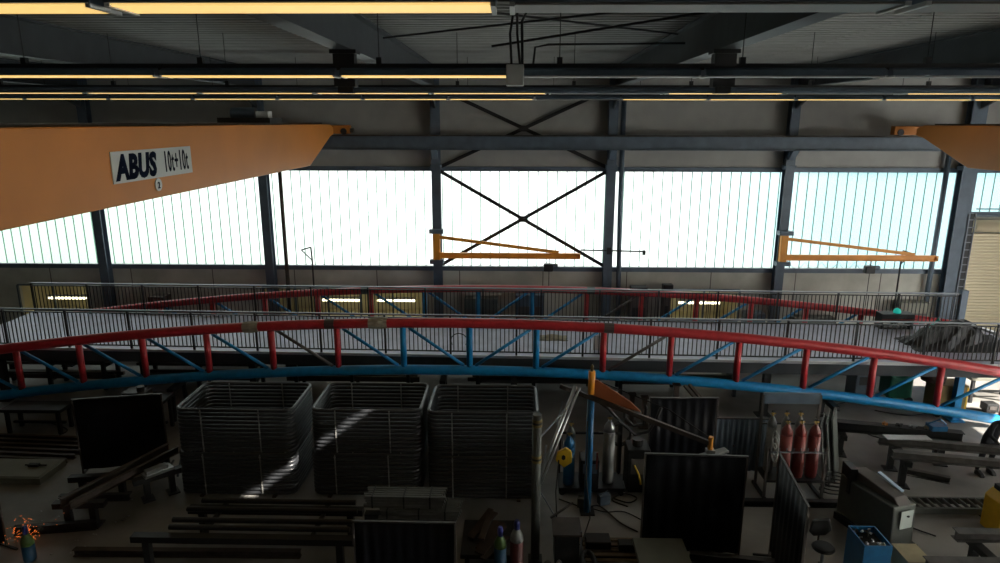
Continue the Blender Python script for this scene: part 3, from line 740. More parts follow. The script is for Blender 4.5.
# trolley with cylinders beside the blue post
tr = thing('cylinder_trolley', 'dark cylinder trolley beside the blue jib post', 'trolley', (1.75, 13.55, 0))
MB().box(-.75, .7, -.35, .35, .12, .2).build('platform', 'dark', tr)
for sx in (-.68, .62):
    for sy in (-.28, .28): MB().tube([(sx, sy-.03, .06), (sx, sy+.03, .06)], .06, 12).build('wheel', 'rubber', tr)
for sx in (-.7, .65): MB().bar((sx, .3, .2), (sx, .3, 1.5), .04, .04).build('upright', 'dark', tr)
MB().bar((-.7, .3, 1.2), (.65, .3, 1.2), .03, .05).build('holding_bar', 'dark', tr)
cylinder('bright blue gas cylinder on the trolley, left of the blue post', (1.22, 13.4, .2), 'cylblue', 'cylblue', 1.12, .12, grp='cylinders on the trolley')
cylinder('grey gas cylinder with shiny shoulder on the trolley, right of the blue post', (2.1, 13.5, .2), 'cylgrey', 'bright', 1.45, .13, grp='cylinders on the trolley')
cylinder('dark gas cylinder behind the bright blue one', (1.28, 13.72, .2), 'mach', 'mach', 1.2, .11, grp='cylinders on the trolley')
t = thing('welding_source', 'dark welding power source between the cylinders on the trolley', 'welding machine', (1.66, 13.35, .2))
MB().box(-.2, .2, -.22, .22, 0, .7).build('case', 'dark', t, bevel=.02); MB().box(-.15, .15, -.23, -.22, .4, .62).build('front_panel', 'steel', t)
MB().box(.12, .16, -.235, -.225, .5, .9).build('red_strip', 'cylred', t)
t = machine('wire_feed_unit', 'dark wire feed unit right of the trolley under the black hoses', 'welding machine', 2.75, 13.6, .5, .5, 1.05, 'dark')
MB().tube([(-.1, -.28, .7), (.0, -.3, .5), (.05, -.3, .25)], .02, 6).build('yellow_lead', 'yellow', t)
MB().lathe([(.12, 1.05), (.12, 1.2)], (0, 0, 0)).build('spool', 'rubber', t)
for k, (pts, lb) in enumerate([
    ([(1.75, 13.0, 2.35), (2.0, 13.2, 2.1), (2.35, 13.4, 1.65), (2.65, 13.5, 1.35), (2.95, 13.5, 1.42), (3.1, 13.5, 1.7), (3.2, 13.5, 2.0)], 'thick black hose looping from the jib to the black screen'),
    ([(2.35, 13.3, 2.3), (2.4, 13.4, 1.8), (2.6, 13.4, 1.6), (2.8, 13.4, 1.65), (2.85, 13.4, 2.0), (2.8, 13.3, 2.15)], 'black hose hanging in a tight loop under the orange arm')]):
    tag(MB().tube(pts, .035, 8).build('hanging_hose', 'rubber', world=True, loc=pts[0], smooth=True), lb, 'hose', 'hanging black hoses')
tag(MB().tube([(2.38, 13.55+.004*a, 1.05+.22*math.cos(a*.45)) if 0 else (2.42+.24*math.cos(a*.45), 13.95+.002*a, 1.1+.27*math.sin(a*.45)) for a in range(70)], .018, 6).box(2.38, 2.46, 13.94, 14.1, 0, 1.4).box(2.2, 2.64, 13.9, 14.14, 0, .03).build('hose_stand', 'rubber', world=True, loc=(2.42, 14, 0)), 'black hose coil on a stand behind the trolley', 'hose stand')
t = thing('tool_box', 'dark tool chest on the floor right of the wire feed unit', 'tool box', (3.15, 13.0, 0))
MB().box(-.2, .2, -.2, .2, .0, .45).build('case', 'dark', t, bevel=.02); MB().box(-.17, .17, -.21, -.2, .25, .4).build('drawer_front', 'cylred', t)
tag(MB().box(-.22, .22, -.14, .14, 0, .2).bar((-.1, 0, .2), (.12, .05, .34), .03, .03).build('wire_box', 'raw', loc=(2.78, 13.6, 1.25-.05), bevel=.01), 'small grey box with a lever on the wire feed unit', 'box') if 0 else None
for kk, (x, y, rz, m_) in enumerate(((1.95, 13.18, 20, 'steel'), (1.5, 13.05, -15, 'mach'))):
    o = MB().box(-.12, .12, -.08, .08, 0, .22).bar((-.1, 0, .22), (.1, 0, .30), .02, .02).build('small_case', m_, loc=(x, y-.25, 0), bevel=.01); o.rotation_euler = (0, 0, R(rz))
    tag(o, ('small blue-grey case with a handle on the floor before the trolley', 'small dark case on the floor at the foot of the blue post')[kk], 'case')
# floor cables
def cable(pts, lb, r=.016):
    # smooth by Catmull-Rom
    P = [Vector((*p, r+.004)) for p in pts]; out = []
    for i in range(len(P)-1):
        p0, p1, p2, p3 = P[max(i-1, 0)], P[i], P[i+1], P[min(i+2, len(P)-1)]
        for k in range(6):
            t_ = k/6; out.append(.5*((2*p1)+(-p0+p2)*t_+(2*p0-5*p1+4*p2-p3)*t_*t_+(-p0+3*p1-3*p2+p3)*t_**3))
    out.append(P[-1])
    tag(MB().tube(out, r, 6).build('floor_cable', 'rubber', world=True, loc=P[0]), lb, 'cable', 'cables on the floor')
cable([(1.0, 13.05), (1.5, 12.75), (1.85, 12.8), (2.2, 12.2), (2.5, 11.9)], 'black cable on the floor running from the trolley towards the big screen')
cable([(1.4, 12.9), (1.9, 12.6), (2.35, 12.6), (2.75, 12.2)], 'thinner black cable beside the trolley cable on the floor', .012)
cable([(2.2, 13.1), (2.5, 12.95), (2.7, 13.15), (2.45, 13.3), (2.15, 13.05), (2.45, 12.8)], 'tangled black cable on the floor right of the trolley')
cable([(8.6, 16.9), (9.6, 16.4), (10.4, 16.9), (11.1, 16.5)], 'cable on the floor under the right part of the near truss')
cable([(8.3, 17.2), (9.1, 16.9), (9.5, 16.2), (10.5, 16.2)], 'cable crossing the floor towards the worn yellow power source')
cable([(10.3, 17.9), (11.2, 17.6), (12.8, 18.1), (14.5, 17.6)], 'cable on the bright floor below the right walkway end')
cable([(8.7, 18.9), (9.3, 18.3), (9.9, 18.6), (10.0, 18.9)], 'loop of cable left of the dark blue welding box')
cable([(-12.9, 16.6), (-11.9, 16.1), (-11.8, 15.6), (-10.7, 15.3)], 'dark cable on the floor at the far left')
cable([(8.4, 11.9), (8.0, 12.3), (7.9, 12.8)], 'short cable beside the grey press')

# ------------------------------------------------------------------ swing-arm posts
# near post with pale arm, striped bands
p1 = thing('extraction_post', 'dark round post with yellow-black bands and a pale slanting arm, in front of the frames', 'post', (.42, 11.0, 0))
MB().tube([(0, 0, 0), (0, 0, 2.95)], .085, 16).build('pole', 'mach', p1, smooth=True)
for z in (2.72, 2.02): 
    MB().lathe([(.09, 0), (.092, .03), (.09, .14)], (0, 0, z), 16).build('warning_band', 'ochre', p1)
    MB().lathe([(.093, 0), (.093, .04)], (0, 0, z+.05), 16).build('black_band', 'dark', p1)
MB().tube([(.0, .0, 1.55), (.76, 1.0, 3.08)], .035, 12).tube([(.08, .0, 1.55), (.84, 1.0, 3.05)], .02, 10).build('arm', 'bright', p1, smooth=True)
MB().tube([(.02, 0, 2.45), (.52, .6, 2.75)], .016, 6).build('gas_strut', 'galv', p1)
MB().box(-.13, .13, -.13, .13, 0, .03).build('base_plate', 'dark', p1)
# pendant on cables
pd = thing('control_pendant', 'yellow control pendant with black frame hanging beside the dark post', 'pendant', (.98, 12.0, 1.6))
m = MB().prism([(-.15, -.08), (.02, -.23), (.17, -.12), (.16, .12), (.05, .2), (-.12, .1)], -.04, .04, 'y'); m.build('case', 'yellow', pd, bevel=.02)
m = MB().prism([(-.035, -.03), (.0, -.06), (.04, -.03), (.04, .03), (0, .055), (-.03, .03)], -.05, -.04, 'y'); m.build('button_field', 'dark', pd)
MB().tube([(.0, 0, .18), (-.05, 0, .5), (-.15, -.1, .75), (-.05, -.1, 1.2)], .012, 6).build('cable', 'galv', pd)
# second post: blue pole, orange head, long arm to the right
p2 = thing('swivel_jib', 'small swivel jib with blue pole, orange head and long brown arm', 'jib', (1.56, 12.6, 0))
MB().tube([(0, 0, 0), (0, 0, 2.62)], .075, 16).build('pole', 'cylblue', p2, smooth=True)
MB().tube([(0, 0, 2.68), (0, 0, 3.16)], .07, 16).build('head', 'jib', p2, smooth=True)
MB().lathe([(.03, 3.16), (.03, 3.26), (.012, 3.3)]).build('bolt', 'ochre', p2)
MB().bar((-.62, .1, 2.80), (2.28, -.6, 1.92), .07, .09).build('arm', 'rust', p2)
m = MB().prism([(-.05, 2.60), (-.05, 2.98), (.12, 2.98), (.78, 2.60), (1.0, 2.40), (.5, 2.48)], -.02, .02, 'y'); o = m.build('gusset', 'redorange', p2)
o.rotation_euler = (0, 0, R(-13))
MB().tube([(2.28, -.6, 1.78), (2.28, -.6, 2.06)], .05, 12).build('end_pivot', 'jib', p2)
MB().box(-.15, .15, -.15, .15, 0, .03).build('base_plate', 'dark', p2)
MB().bar((1.9, -.75, 1.66), (2.62, -.55, 1.76), .16, .04).box(2.2, 2.36, -.68, -.54, 1.68, 1.8).build('feeder_arm', 'cylgrey', p2)
MB().tube([(.2, .0, 2.92), (1.5, -.35, 2.5), (2.25, -.6, 2.05)], .012, 6).build('supply_cable', 'rubber', p2)
for par, c_, pts in ((p1, 'galv', [(.6, 11.3, 2.2), (.5, 11.4, 1.2), (.75, 11.5, .7), (.95, 11.5, .35)]),
         (p2, 'rubber', [(1.5, 12.55, 2.1), (1.45, 12, 1.1), (1.5, 11.6, .5), (1.3, 11.2, .2), (1.15, 11.0, .3)]),
         (pd, 'rubber', [(.9, 12.0, 1.6), (.83, 11.7, 1.0), (.85, 11.4, .4)])):
    MB().tube(pts, .014, 6).build('hanging_cord', c_, par, world=True, smooth=True)
# vertical supports seen behind the right screens
for x, y, h, lb in ((4.3, 16.6, 1.6, 'brown upright stanchion under the near truss left of the strip screen'), (3.2, 16.9, 1.1, 'dark upright stanchion beneath the near truss behind the black screen'), (3.5, 16.7, 1.1, 'grey pipe stub standing beneath the near truss')):
    tag(MB().box(-.06, .06, -.06, .06, 0, h*.8).box(-.15, .15, -.15, .15, 0, .03).box(-.1, .1, -.1, .1, h*.8-.02, h*.8).build('stanchion', 'rust', loc=(x, y, 0)), lb, 'stanchion')
# slanting feed channels under truss near strip screen
o = MB().box(-.04, .04, -1.1, 1.1, 0, .06).box(.1, .18, -1.1, 1.1, 0, .06).box(-.04, .18, -.05, .05, -.03, 0).build('channel_pair', 'rust', loc=(4.75, 15.2, 1.05)); o.rotation_euler = (R(18), 0, R(20))
tag(o, 'pair of dark slanting channels ending above the black screen', 'channel')
tag(MB().box(4.6, 4.9, 15.1, 15.3, 0, .9).box(4.5, 5.0, 15.0, 15.4, .9, .96).build('channel_stand', 'dark', world=True, loc=(4.75, 15.2, 0)), 'dark stand supporting the slanting channels', 'stand')

# ------------------------------------------------------------------ left area: trestles, beams, tubes
def hbeam(lb, a, b, w_, h, m='rust', grp=None, name='steel_beam', t=.014):
    o = MB().ibeam(a, b, w_, h, t).build(name, m, world=True, loc=((a[0]+b[0])/2, (a[1]+b[1])/2, min(a[2], b[2])))
    return tag(o, lb, 'beam', grp)
def trestle(lb, loc, rz, w_, h, m='dark', grp='low steel trestles', th=.12):
    t = thing('beam_trestle', lb, 'trestle', loc, rz, grp)
    MB().box(-w_/2, w_/2, -.08, .08, h-th, h).build('crossbar', m, t)
    for s_ in (-1, 1):
        MB().bar((s_*(w_/2-.25), 0, h-th), (s_*(w_/2-.25), 0, 0), .12, .12).build('leg', m, t)
        MB().box(s_*(w_/2-.25)-.12, s_*(w_/2-.25)+.12, -.15, .15, 0, .03).build('foot', m, t)
    return t
# foreground trestle with four tubes
trestle('long dark trestle beam at the bottom edge below the loose black tubes', (-4.85, 10.45, 0), 0, 4.0, .78)
trestle('rear trestle beam hidden behind the loose black tubes', (-4.6, 11.45, 0), 0, 3.4, .73)
for k, (y, x0, x1) in enumerate(((11.5, -6.05, -3.05), (11.2, -6.2, -2.95), (10.85, -6.3, -2.95), (10.62, -6.25, -2.95))):
    nm = ('rearmost', 'second from the back', 'second from the front', 'front')[k]
    tag(MB().tube([(x0-(x0+x1)/2, 0, 0), (x1-(x0+x1)/2, 0, 0)], .05, 12).build('steel_tube', 'tubeblack', loc=((x0+x1)/2, y, .83)), 'long black tube resting across the foreground trestle, '+nm, 'tube', 'black tubes on the foreground trestle')
for y0 in (10.6, ):
    for x in (-5.6, -3.6):
        tag(MB().box(-.04, .04, -.1, 1.0, 0, .05).build('timber_packer', 'dark', loc=(x, y0, .73)), 'dark packer bar under the black tubes, %s one' % ('left' if x < -5 else 'right'), 'packer', 'packers under the tubes')
# square tube bundles on a stand
trestle('dark stand carrying the bundles of square tubes', (-1.9, 11.0, 0), 0, 1.7, .94)
def bundle(lb, cx, cy, z, L, nx, nz):
    t = thing('tube_bundle', lb, 'tube bundle', (cx, cy, z), 0, 'square tube bundles')
    for i in range(nx):
        for j in range(nz):
            MB().box(-L/2+.02*((i*7+j*3)%4-1), L/2+.02*((i*5+j)%4-1), (i-nx/2)*.074+.012, (i-nx/2)*.074+.064, j*.058, j*.058+.054).build('square_tube', 'bundle', t)
    for x in (-L*.4, 0, L*.33):
        w_ = nx*.037; h = nz*.058
        MB().box(x-.015, x+.015, -w_-.005, -w_, 0, h).box(x-.015, x+.015, w_, w_+.005, 0, h).box(x-.015, x+.015, -w_-.005, w_+.005, h, h+.004).build('strap', 'dark', t)
    return t
bundle('lower bundle of grey square tubes strapped with dark bands', -1.72, 11.0, .94, 1.45, 6, 3)
bundle('upper bundle of grey square tubes shifted to the left', -2.0, 11.05, 1.118, 1.45, 5, 4)
# brown boards pile right of the curtain
for k in range(7):
    o = MB().box(-.45, .45, -.06, .06, 0, .035).build('brown_board', 'darkwood', loc=(-.62+.05*k, 11.5-.13*k, .42+.035*(k % 3)))
    o.rotation_euler = (0, R(random.uniform(-8, 8)), R(70+random.uniform(-12, 12)))
    tag(o, 'dark brown board lying in the jumbled pile behind the gas cylinders', 'board', 'pile of brown boards')
t = bench('low_rack', 'low dark rack under the pile of brown boards', -.45, 11.1, 1.0, 1.1, .4, 'dark', cat='rack')
# near gas cylinders
cylinder('blue and yellow-green gas cylinder with blue cap, left of the foreground pair', (-.22, 10.3, 0), 'dullblue', 'dullgreen', .98, .11, 'cap', grp='foreground gas cylinders')
cylinder('gas cylinder with pale shoulder and dark red body beside the dark post', (.07, 10.35, 0), 'dullred', 'cylgrey', 1.08, .12, 'cap', grp='foreground gas cylinders')
cylinder('gas cylinder with blue cap in the bottom left corner by the sparks', (-9.05, 10.75, 0), 'dullblue', 'dullgreen', .55, .11, 'cap', grp='foreground gas cylinders')
# clutter right of the near post
t = thing('tool_trolley', 'dark tool trolley with levers right of the banded post', 'trolley', (.98, 10.85, 0))
MB().box(-.22, .22, -.25, .25, .15, .78).build('body', 'dark', t, bevel=.01)
MB().box(-.26, .26, -.28, .28, .78, .82).build('tray', 'rust', t)
MB().bar((-.3, 0, .98), (.12, .15, 1.2), .03, .03).build('torch', 'raw', t)
MB().bar((.25, -.2, .2), (.25, -.2, .85), .03, .03).build('side_bar', 'galv', t)
for sx in (-.18, .18): MB().tube([(sx, -.26, .08), (sx, -.2, .08)], .08, 12).build('wheel', 'rubber', t)
for k, (x, y, r_, h, m_) in enumerate(((.62, 10.35, .09, .45, 'mach'), (.82, 10.3, .07, .5, 'cylgrey'), (1.08, 10.25, .08, .35, 'beige'))):
    tag(MB().lathe([(r_, 0), (r_, h*.8), (r_*.6, h*.95), (r_*.3, h)], n=12).build('spray_can', m_, loc=(x, y, 0), smooth=True), ('dark', 'grey', 'beige')[k]+' small canister at the bottom edge beside the banded post', 'canister', 'canisters beside the post')
tag(MB().tube([(.35*math.cos(a/16*2*PI)*.35, .35*math.sin(a/16*2*PI), .36) for a in range(16)], .05, 8, closed=True).box(-.05, .05, -.3, .3, 0, .03).bar((0, 0, 0), (0, 0, .36), .04, .04).build('cable_drum', 'rubber', loc=(1.35, 10.4, 0)), 'black cable drum standing at the bottom edge before the pallet boards', 'drum')
# pallets at the bottom
for px_, lb in ((1.85, 'wooden pallet at the bottom edge beneath the open floor area'),):
    t = thing('wooden_pallet', lb, 'pallet', (px_+.1, 11.1, 0))
    for k in range(3): MB().box(-.6, .6, -.42+.37*k, -.32+.37*k, 0, .1).build('bearer', 'darkwood', t)
    for k in range(6): MB().box(-.6, .6, -.45+.16*k, -.36+.16*k, .1, .125).build('slat', 'wood', t)
tag(MB().box(-.2, .2, -.1, .1, 0, .14).build('dark_block', 'dark', loc=(2.2, 11.2, .125), bevel=.01), 'dark block lying on the right side of the pallet', 'block')
tag(MB().box(-.24, .24, -.16, .16, 0, .16).build('dark_crate', 'dark', loc=(1.62, 11.3, .125), bevel=.02), 'dark crate on the left side of the pallet', 'crate')
# grey sheet table
t = bench('sheet_table', 'low table topped with a plain grey-green metal sheet at the bottom edge', 2.68, 10.55, .92, .9, .5, 'slab')
hbeam('dark channel beam on the floor in front of the large black screen', (3.3, 11.0, .11), (5.2, 10.75, .11), .12, .2, 'raw')

# left long rails on trestles
trestle('low dark trestle carrying the slanting beams at left', (-8.95, 12.9, 0), R(8), 1.3, .55)
trestle('dark trestle at the right end of the slanting beams', (-7.75, 13.0, 0), R(40), 1.0, .55)
hbeam('long dark beam slanting away from the lower left, left one of two', (-8.95, 11.6, .66), (-8.0, 13.95, .66), .1, .2, 'rust', 'slanting beams at left')
hbeam('long dark beam slanting away from the lower left, right one of two', (-8.72, 11.55, .64), (-7.75, 13.9, .64), .08, .16, 'rust', 'slanting beams at left')
hbeam('short dark beam standing across under the slanting beams', (-9.4, 12.2, .4), (-8.0, 12.3, .4), .1, .15, 'dark')
trestle('dark trestle under the near ends of the slanting beams', (-8.75, 11.85, 0), R(5), 1.0, .55)
o = MB().box(-.3, .3, -.12, .12, 0, .06).box(-.25, .2, -.08, .08, .06, .14).build('clamp_block', 'bright', loc=(-7.75, 13.0, .56)); o.rotation_euler = (0, 0, R(50))
tag(o, 'pale metal offcut lying beside the slanting beams', 'offcut')
tag(MB().tube([(-7.62, 13.75, .03), (-7.50, 14.15, 1.0)], .03, 8).tube([(-7.75, 13.75, .03), (-7.66, 14.15, .9)], .025, 8).build('prop_bar', 'steel', world=True, loc=(-7.62, 13.75, 0)), 'blue-grey prop bars leaning beside the left stack of frames', 'bar')
# flat plates and bars far left
tag(MB().box(-.9, .8, -.48, .42, 0, .15).box(-.85, .75, -.43, .37, .15, .165).build('steel_slab', 'slab', loc=(-11.5, 13.85, 0)), 'flat grey steel slab on the floor at the left edge', 'slab')
for k in range(6):
    hbeam('long dark bar lying on the floor at the left edge, %s' % ('nearest', 'second nearest', 'third nearest', 'fourth nearest', 'second from the back', 'rearmost')[k],
          (-14.2, 14.55+.22*k, .06), (-10.75+.06*k, 14.35+.22*k, .06), .09, .11, 'rust', 'long bars on the left floor')
for x, y in ((-11.2, 13.9),): tag(MB().box(-.12, .12, -.05, .05, 0, .06).tube([(-.2, 0, .03), (.3, 0, .03)], .02, 8).build('floor_clamp', 'dark', loc=(x, y, .165)), 'small dark clamp lying on the grey slab', 'clamp')
hbeam('dark beam on the floor right behind the sparks', (-9.9, 11.5, .1), (-8.4, 11.75, .1), .12, .18, 'dark')
hbeam('brown beam lying on the floor at the bottom left under the trestle', (-8.3, 10.9, .08), (-4.0, 10.95, .08), .12, .14, 'rust')
# sparks
sp = MB(); rnd = random.Random(4)
for k in range(150):
    a = rnd.gauss(0, 1); r_ = abs(rnd.gauss(0, .17)); th = rnd.uniform(0, 2*PI)
    p = Vector((-9.28+r_*math.cos(th)*1.1, 11.05+r_*math.sin(th), .22+abs(rnd.gauss(0, .18))))
    d = Vector((rnd.uniform(-1, 1), rnd.uniform(-1, 1), rnd.uniform(-.4, 1))).normalized()*rnd.uniform(.01, .035)
    sp.tube([p, p+d], .0035, 4)
o = sp.build('grinding_sparks', 'spark', world=True, loc=(-9.28, 11.05, 0)); tag(o, 'shower of orange grinding sparks at the lower left', 'sparks', kind='stuff')
cl_ = MB(); 
for k in range(26):
    p = Vector((-9.3+rnd.uniform(-.9, 1.3), 11.7+rnd.uniform(-.9, 1.2), 0)); s_ = rnd.uniform(.008, .02)
    cl_.box(p.x-s_, p.x+s_, p.y-s_, p.y+s_, 0, s_)
tag(cl_.build('metal_chips', 'bright', world=True, loc=(-9.3, 11.7, 0)), 'scattered bright metal chips on the floor around the sparks', 'chips', kind='stuff')

# ------------------------------------------------------------------ right area
t = thing('grey_press', 'grey wedge-shaped press with a pale control plate, right foreground', 'machine', (7.22, 12.0, 0), R(0))
t.scale = (.9, .9, 1.0)
m = MB().prism([(-.75, .15), (.75, .15), (.75, 1.0), (-.7, 1.0)], -.35, .25, 'x')
m.build('body', 'mach', t, bevel=.03).rotation_euler = (0, 0, R(18))
MB().prism([(-.7, 1.0), (.7, 1.0), (.55, 1.2), (-.55, 1.12)], -.22, .12, 'x').build('ram', 'primer', t, bevel=.02).rotation_euler = (0, 0, R(18))
o = MB().box(-.17, .15, -.012, 0, .55, .92).build('control_plate', 'pale', t, label='pale control plate'); o.location = (.22, -.72, 0); o.rotation_euler = (0, 0, R(18))
MB().lathe([(.03, 0), (.03, .02)]).build('button', 'dark', o).location = (0, -.02, .8)
MB().box(-.4, .35, -.8, .75, 0, .15).build('base', 'dark', t).rotation_euler = (0, 0, R(18))
MB().bar((.05, .2, 1.25), (.28, -.35, 1.12), .09, .03).build('feed_strip', 'skyblue', t, label='bright pale blue strip')
MB().box(-.5, -.35, .3, .7, .7, 1.25).build('motor', 'dark', t)
hbeam('long low dark floor rail crossing the right foreground, left piece', (4.4, 12.95, .07), (7.0, 12.95, .07), .14, .13, 'dark')
t = thing('roller_conveyor', 'low roller conveyor on the floor right of the grey press', 'conveyor', (9.0, 12.75, 0))
for y in (12.55, 12.95): MB().bar((8.0, y, .18), (11.5, y, .18), .05, .14).build('side_rail', 'mach', t, world=True)
for k in range(20): MB().tube([(8.1+k*.17, 12.55, .22), (8.1+k*.17, 12.95, .22)], .035, 8).build('roller', 'raw', t, world=True)
for x in (8.3, 9.8, 11.3): MB().box(x-.04, x+.04, 12.54, 12.96, 0, .11).build('foot', 'dark', t, world=True)
# blue bin with scrap
t = thing('scrap_bin', 'blue open metal bin heaped with small bright scrap pieces', 'bin', (6.33, 10.6, 0))
m = MB().box(-.24, .24, -.30, -.28, .05, .88).box(-.24, .24, .28, .30, .05, .88).box(-.24, -.22, -.28, .28, .05, .88).box(.22, .24, -.28, .28, .05, .88).box(-.24, .24, -.3, .3, .02, .05)
m.build('bin_body', 'cylblue', t)
MB().box(-.22, .22, -.28, .28, .05, .76).build('filling', 'dark', t)
for k in range(26):
    x, y = random.uniform(-.19, .19), random.uniform(-.25, .25); s_ = random.uniform(.015, .035)
    o = MB().box(-s_, s_, -s_*.6, s_*.6, -s_*.5, s_*.5).build('scrap_piece', random.choice(['bright', 'raw', 'bright', 'wrap']), t); o.location = (x, y, .80+random.uniform(0, .07)); o.rotation_euler = (random.random(), random.random(), random.random()*3)
t = thing('work_stool', 'black round-backed stool on the floor left of the blue bin', 'stool', (5.62, 10.75, 0))
MB().lathe([(.19, .5), (.2, .53), (.17, .56)], n=18).build('seat', 'rubber', t, smooth=True)
MB().prism([(-.2, .72), (-.16, .95), (.14, 1.0), (.2, .76), (.1, .66), (-.12, .64)], .16, .22, 'y').build('backrest', 'rubber', t, bevel=.02)
MB().tube([(0, 0, .05), (0, 0, .5)], .03, 8).build('column', 'galv', t)
MB().tube([(0, .05, .48), (0, .22, .5), (0, .22, .75)], .018, 6).build('back_bracket', 'dark', t)
for k in range(5): MB().bar((0, 0, .08), (.26*math.cos(k*2*PI/5), .26*math.sin(k*2*PI/5), .04), .035, .03).build('base_leg', 'dark', t)
tag(MB().box(-.2, .2, -.3, .2, 0, .5).box(-.22, .22, -.32, .22, .5, .515).build('beige_box', 'beige', loc=(7.15, 10.7, 0)), 'plain beige box at the bottom edge right of the blue bin', 'box')
# steel tables and beams at right
trestle('dark trestle under the left ends of the middle long beams', (8.85, 14.2, 0), R(78), 1.3, .72)
trestle('dark trestle under the right ends of the long beams', (11.6, 13.6, 0), R(80), 1.3, .70)
hbeam('long grey beam across the right trestles, front one', (8.45, 13.75, .82), (12.6, 13.0, .82), .16, .18, 'raw', 'long beams at the right')
hbeam('long grey beam across the right trestles, rear one', (8.5, 14.45, .82), (12.6, 13.7, .82), .16, .18, 'raw', 'long beams at the right')
hbeam('short dark standing channel at the left end of the front long beam', (8.6, 13.4, .60), (9.3, 13.05, .60), .12, .14, 'raw')
tag(MB().box(-.5, .5, -.12, .12, 0, .02).build('flat_offcut', 'bright', loc=(9.1, 14.37, .915)), 'pale flat strip lying on the rear long beam', 'offcut')
trestle('dark trestle under the far long beam, left one', (8.1, 15.4, 0), R(75), .8, .62)
trestle('dark trestle under the far long beam, right one', (10.3, 15.0, 0), R(75), .8, .62)
hbeam('far long dark beam behind the pair, covered in small tools', (7.5, 15.45, .76), (10.65, 14.78, .76), .22, .24, 'dark')
tag(MB().box(-.18, .18, -.14, .14, 0, .12).tube([(-.2, 0, .14), (0, -.1, .3), (.22, 0, .12)], .02, 6).build('cable_box', 'cylblue', loc=(10.1, 14.92, .885)), 'small blue box with cables on the far long beam', 'box')
for k in range(4):
    x = 9.0+k*.3; y = 15.09-(x-9.2)*.21
    o = MB().box(-.06, .06, -.03, .03, 0, .05).box(-.015, .015, -.1, .1, .02, .05).build('hand_tool', random.choice(['bright', 'wrap', 'dark', 'orange']), loc=(x, y, .885)); o.rotation_euler = (0, 0, random.uniform(0, 3))
    tag(o, 'small hand tool lying among others on the far long beam', 'tool', 'hand tools on the far long beam')
# bottom right
for k, (x0, x1, y, z, lb) in enumerate(((8.1, 12.0, 11.0, .66, 'grey channel beam at the right edge resting on a low trestle'), (7.1, 11.5, 10.2, .62, 'grey beam along the bottom right edge'))):
    o = hbeam(lb, (x0, y, z), (x1, y-.05, z), .2, .18, 'raw', 'beams at the bottom right')
trestle('low dark trestle under the bottom right beams', (8.5, 10.6, 0), R(90), 1.3, .53)
trestle('low dark trestle under the bottom right beams beyond the edge', (10.6, 10.6, 0), R(90), 1.3, .53)
t = thing('yellow_stand', 'yellow machine stand cut by the right edge', 'machine', (9.75, 12.15, 0))
MB().prism([(-.17, .0), (.3, 0), (.3, .85), (-.05, .85), (-.17, .7)], -.25, .25, 'y').build('body', 'yellow', t, bevel=.02)
MB().box(-.05, .3, -.2, .2, .85, .95).build('top', 'dark', t)

# ------------------------------------------------------------------ worker at the right edge
def skin_chain(name, nodes, edges, m, parent, sub=2):
    me = bpy.data.meshes.new(name); me.from_pydata([n[0] for n in nodes], edges, [])
    o = bpy.data.objects.new(name, me); C.objects.link(o); o.parent = parent
    md = o.modifiers.new('skin', 'SKIN'); me.skin_vertices.new() if not me.skin_vertices else None
    for i, n in enumerate(nodes):
        r_ = n[1] if isinstance(n[1], tuple) else (n[1], n[1]); me.skin_vertices[0].data[i].radius = r_
    me.skin_vertices[0].data[0].use_root = True
    o.modifiers.new('sub', 'SUBSURF').levels = sub; o.modifiers['sub'].render_levels = sub
    me.materials.append(M[m]); md.use_smooth_shade = True
    dg = bpy.context.evaluated_depsgraph_get(); dg.update()
    em = bpy.data.meshes.new_from_object(o.evaluated_get(dg)); o.modifiers.clear(); o.data = em
    return o
pr = thing('person', 'person in dark overalls bending over the long beams at the right edge', 'person', (11.02, 14.42, 0), R(0))
#  x right, -y towards the viewer; body leans forward to -y
N = [((0, 0, .92), (.15, .12)), ((0, -.06, 1.12), (.15, .11)), ((0, -.20, 1.32), (.18, .12)), ((0, -.30, 1.42), (.12, .09)), ((0, -.37, 1.47), (.055, .055)),
     ((-.10, .0, .86), .095), ((-.14, -.05, .50), .065), ((-.15, .03, .12), .045), ((-.15, -.02, .05), .045), ((-.16, -.16, .04), .04),
     ((.10, .02, .86), .095), ((.15, .02, .50), .065), ((.17, .12, .12), .045), ((.17, .07, .05), .045), ((.18, -.07, .04), .04),
     ((-.19, -.28, 1.38), .06), ((-.27, -.36, 1.15), .045), ((-.20, -.58, 1.03), .036), ((.19, -.28, 1.38), .06), ((.27, -.36, 1.15), .045), ((.18, -.58, 1.03), .036)]
E_ = [(0,1),(1,2),(2,3),(3,4),(0,5),(5,6),(6,7),(7,8),(8,9),(0,10),(10,11),(11,12),(12,13),(13,14),(2,15),(15,16),(16,17),(2,18),(18,19),(19,20)]
skin_chain('body', N, E_, 'overall', pr)
hd = MB()
prof = []
for j in range(11):
    a = PI*j/10
    for i in range(16):
        b = 2*PI*i/16
        x, y, z = math.sin(a)*math.cos(b)*.076, math.sin(a)*math.sin(b)*.095, math.cos(a)*.115
        if z < 0: x *= 1+z*2.2; 
        hd.v.append((x, y, z))
for j in range(10):
    for i in range(16): hd.f.append((j*16+i, (j+1)*16+i, (j+1)*16+(i+1)%16, j*16+(i+1)%16))
hd.prism([(-.02, -.03), (.02, -.03), (0, .02)], -.115, -.085, 'y')
h = hd.build('head', 'skin', pr, smooth=True); h.location = (0, -.46, 1.56); h.rotation_euler = (R(38), 0, 0)
for s_ in (-1, 1):
    MB().lathe([(.012, 0), (.02, .01), (.01, .02)]).build('ear', 'skin', h).location = (s_*.076, 0, 0)
    MB().lathe([(.004, -.006), (.010, 0), (.004, .006)], n=8).build('eye', 'dark', h).location = (s_*.03, -.088, .015)
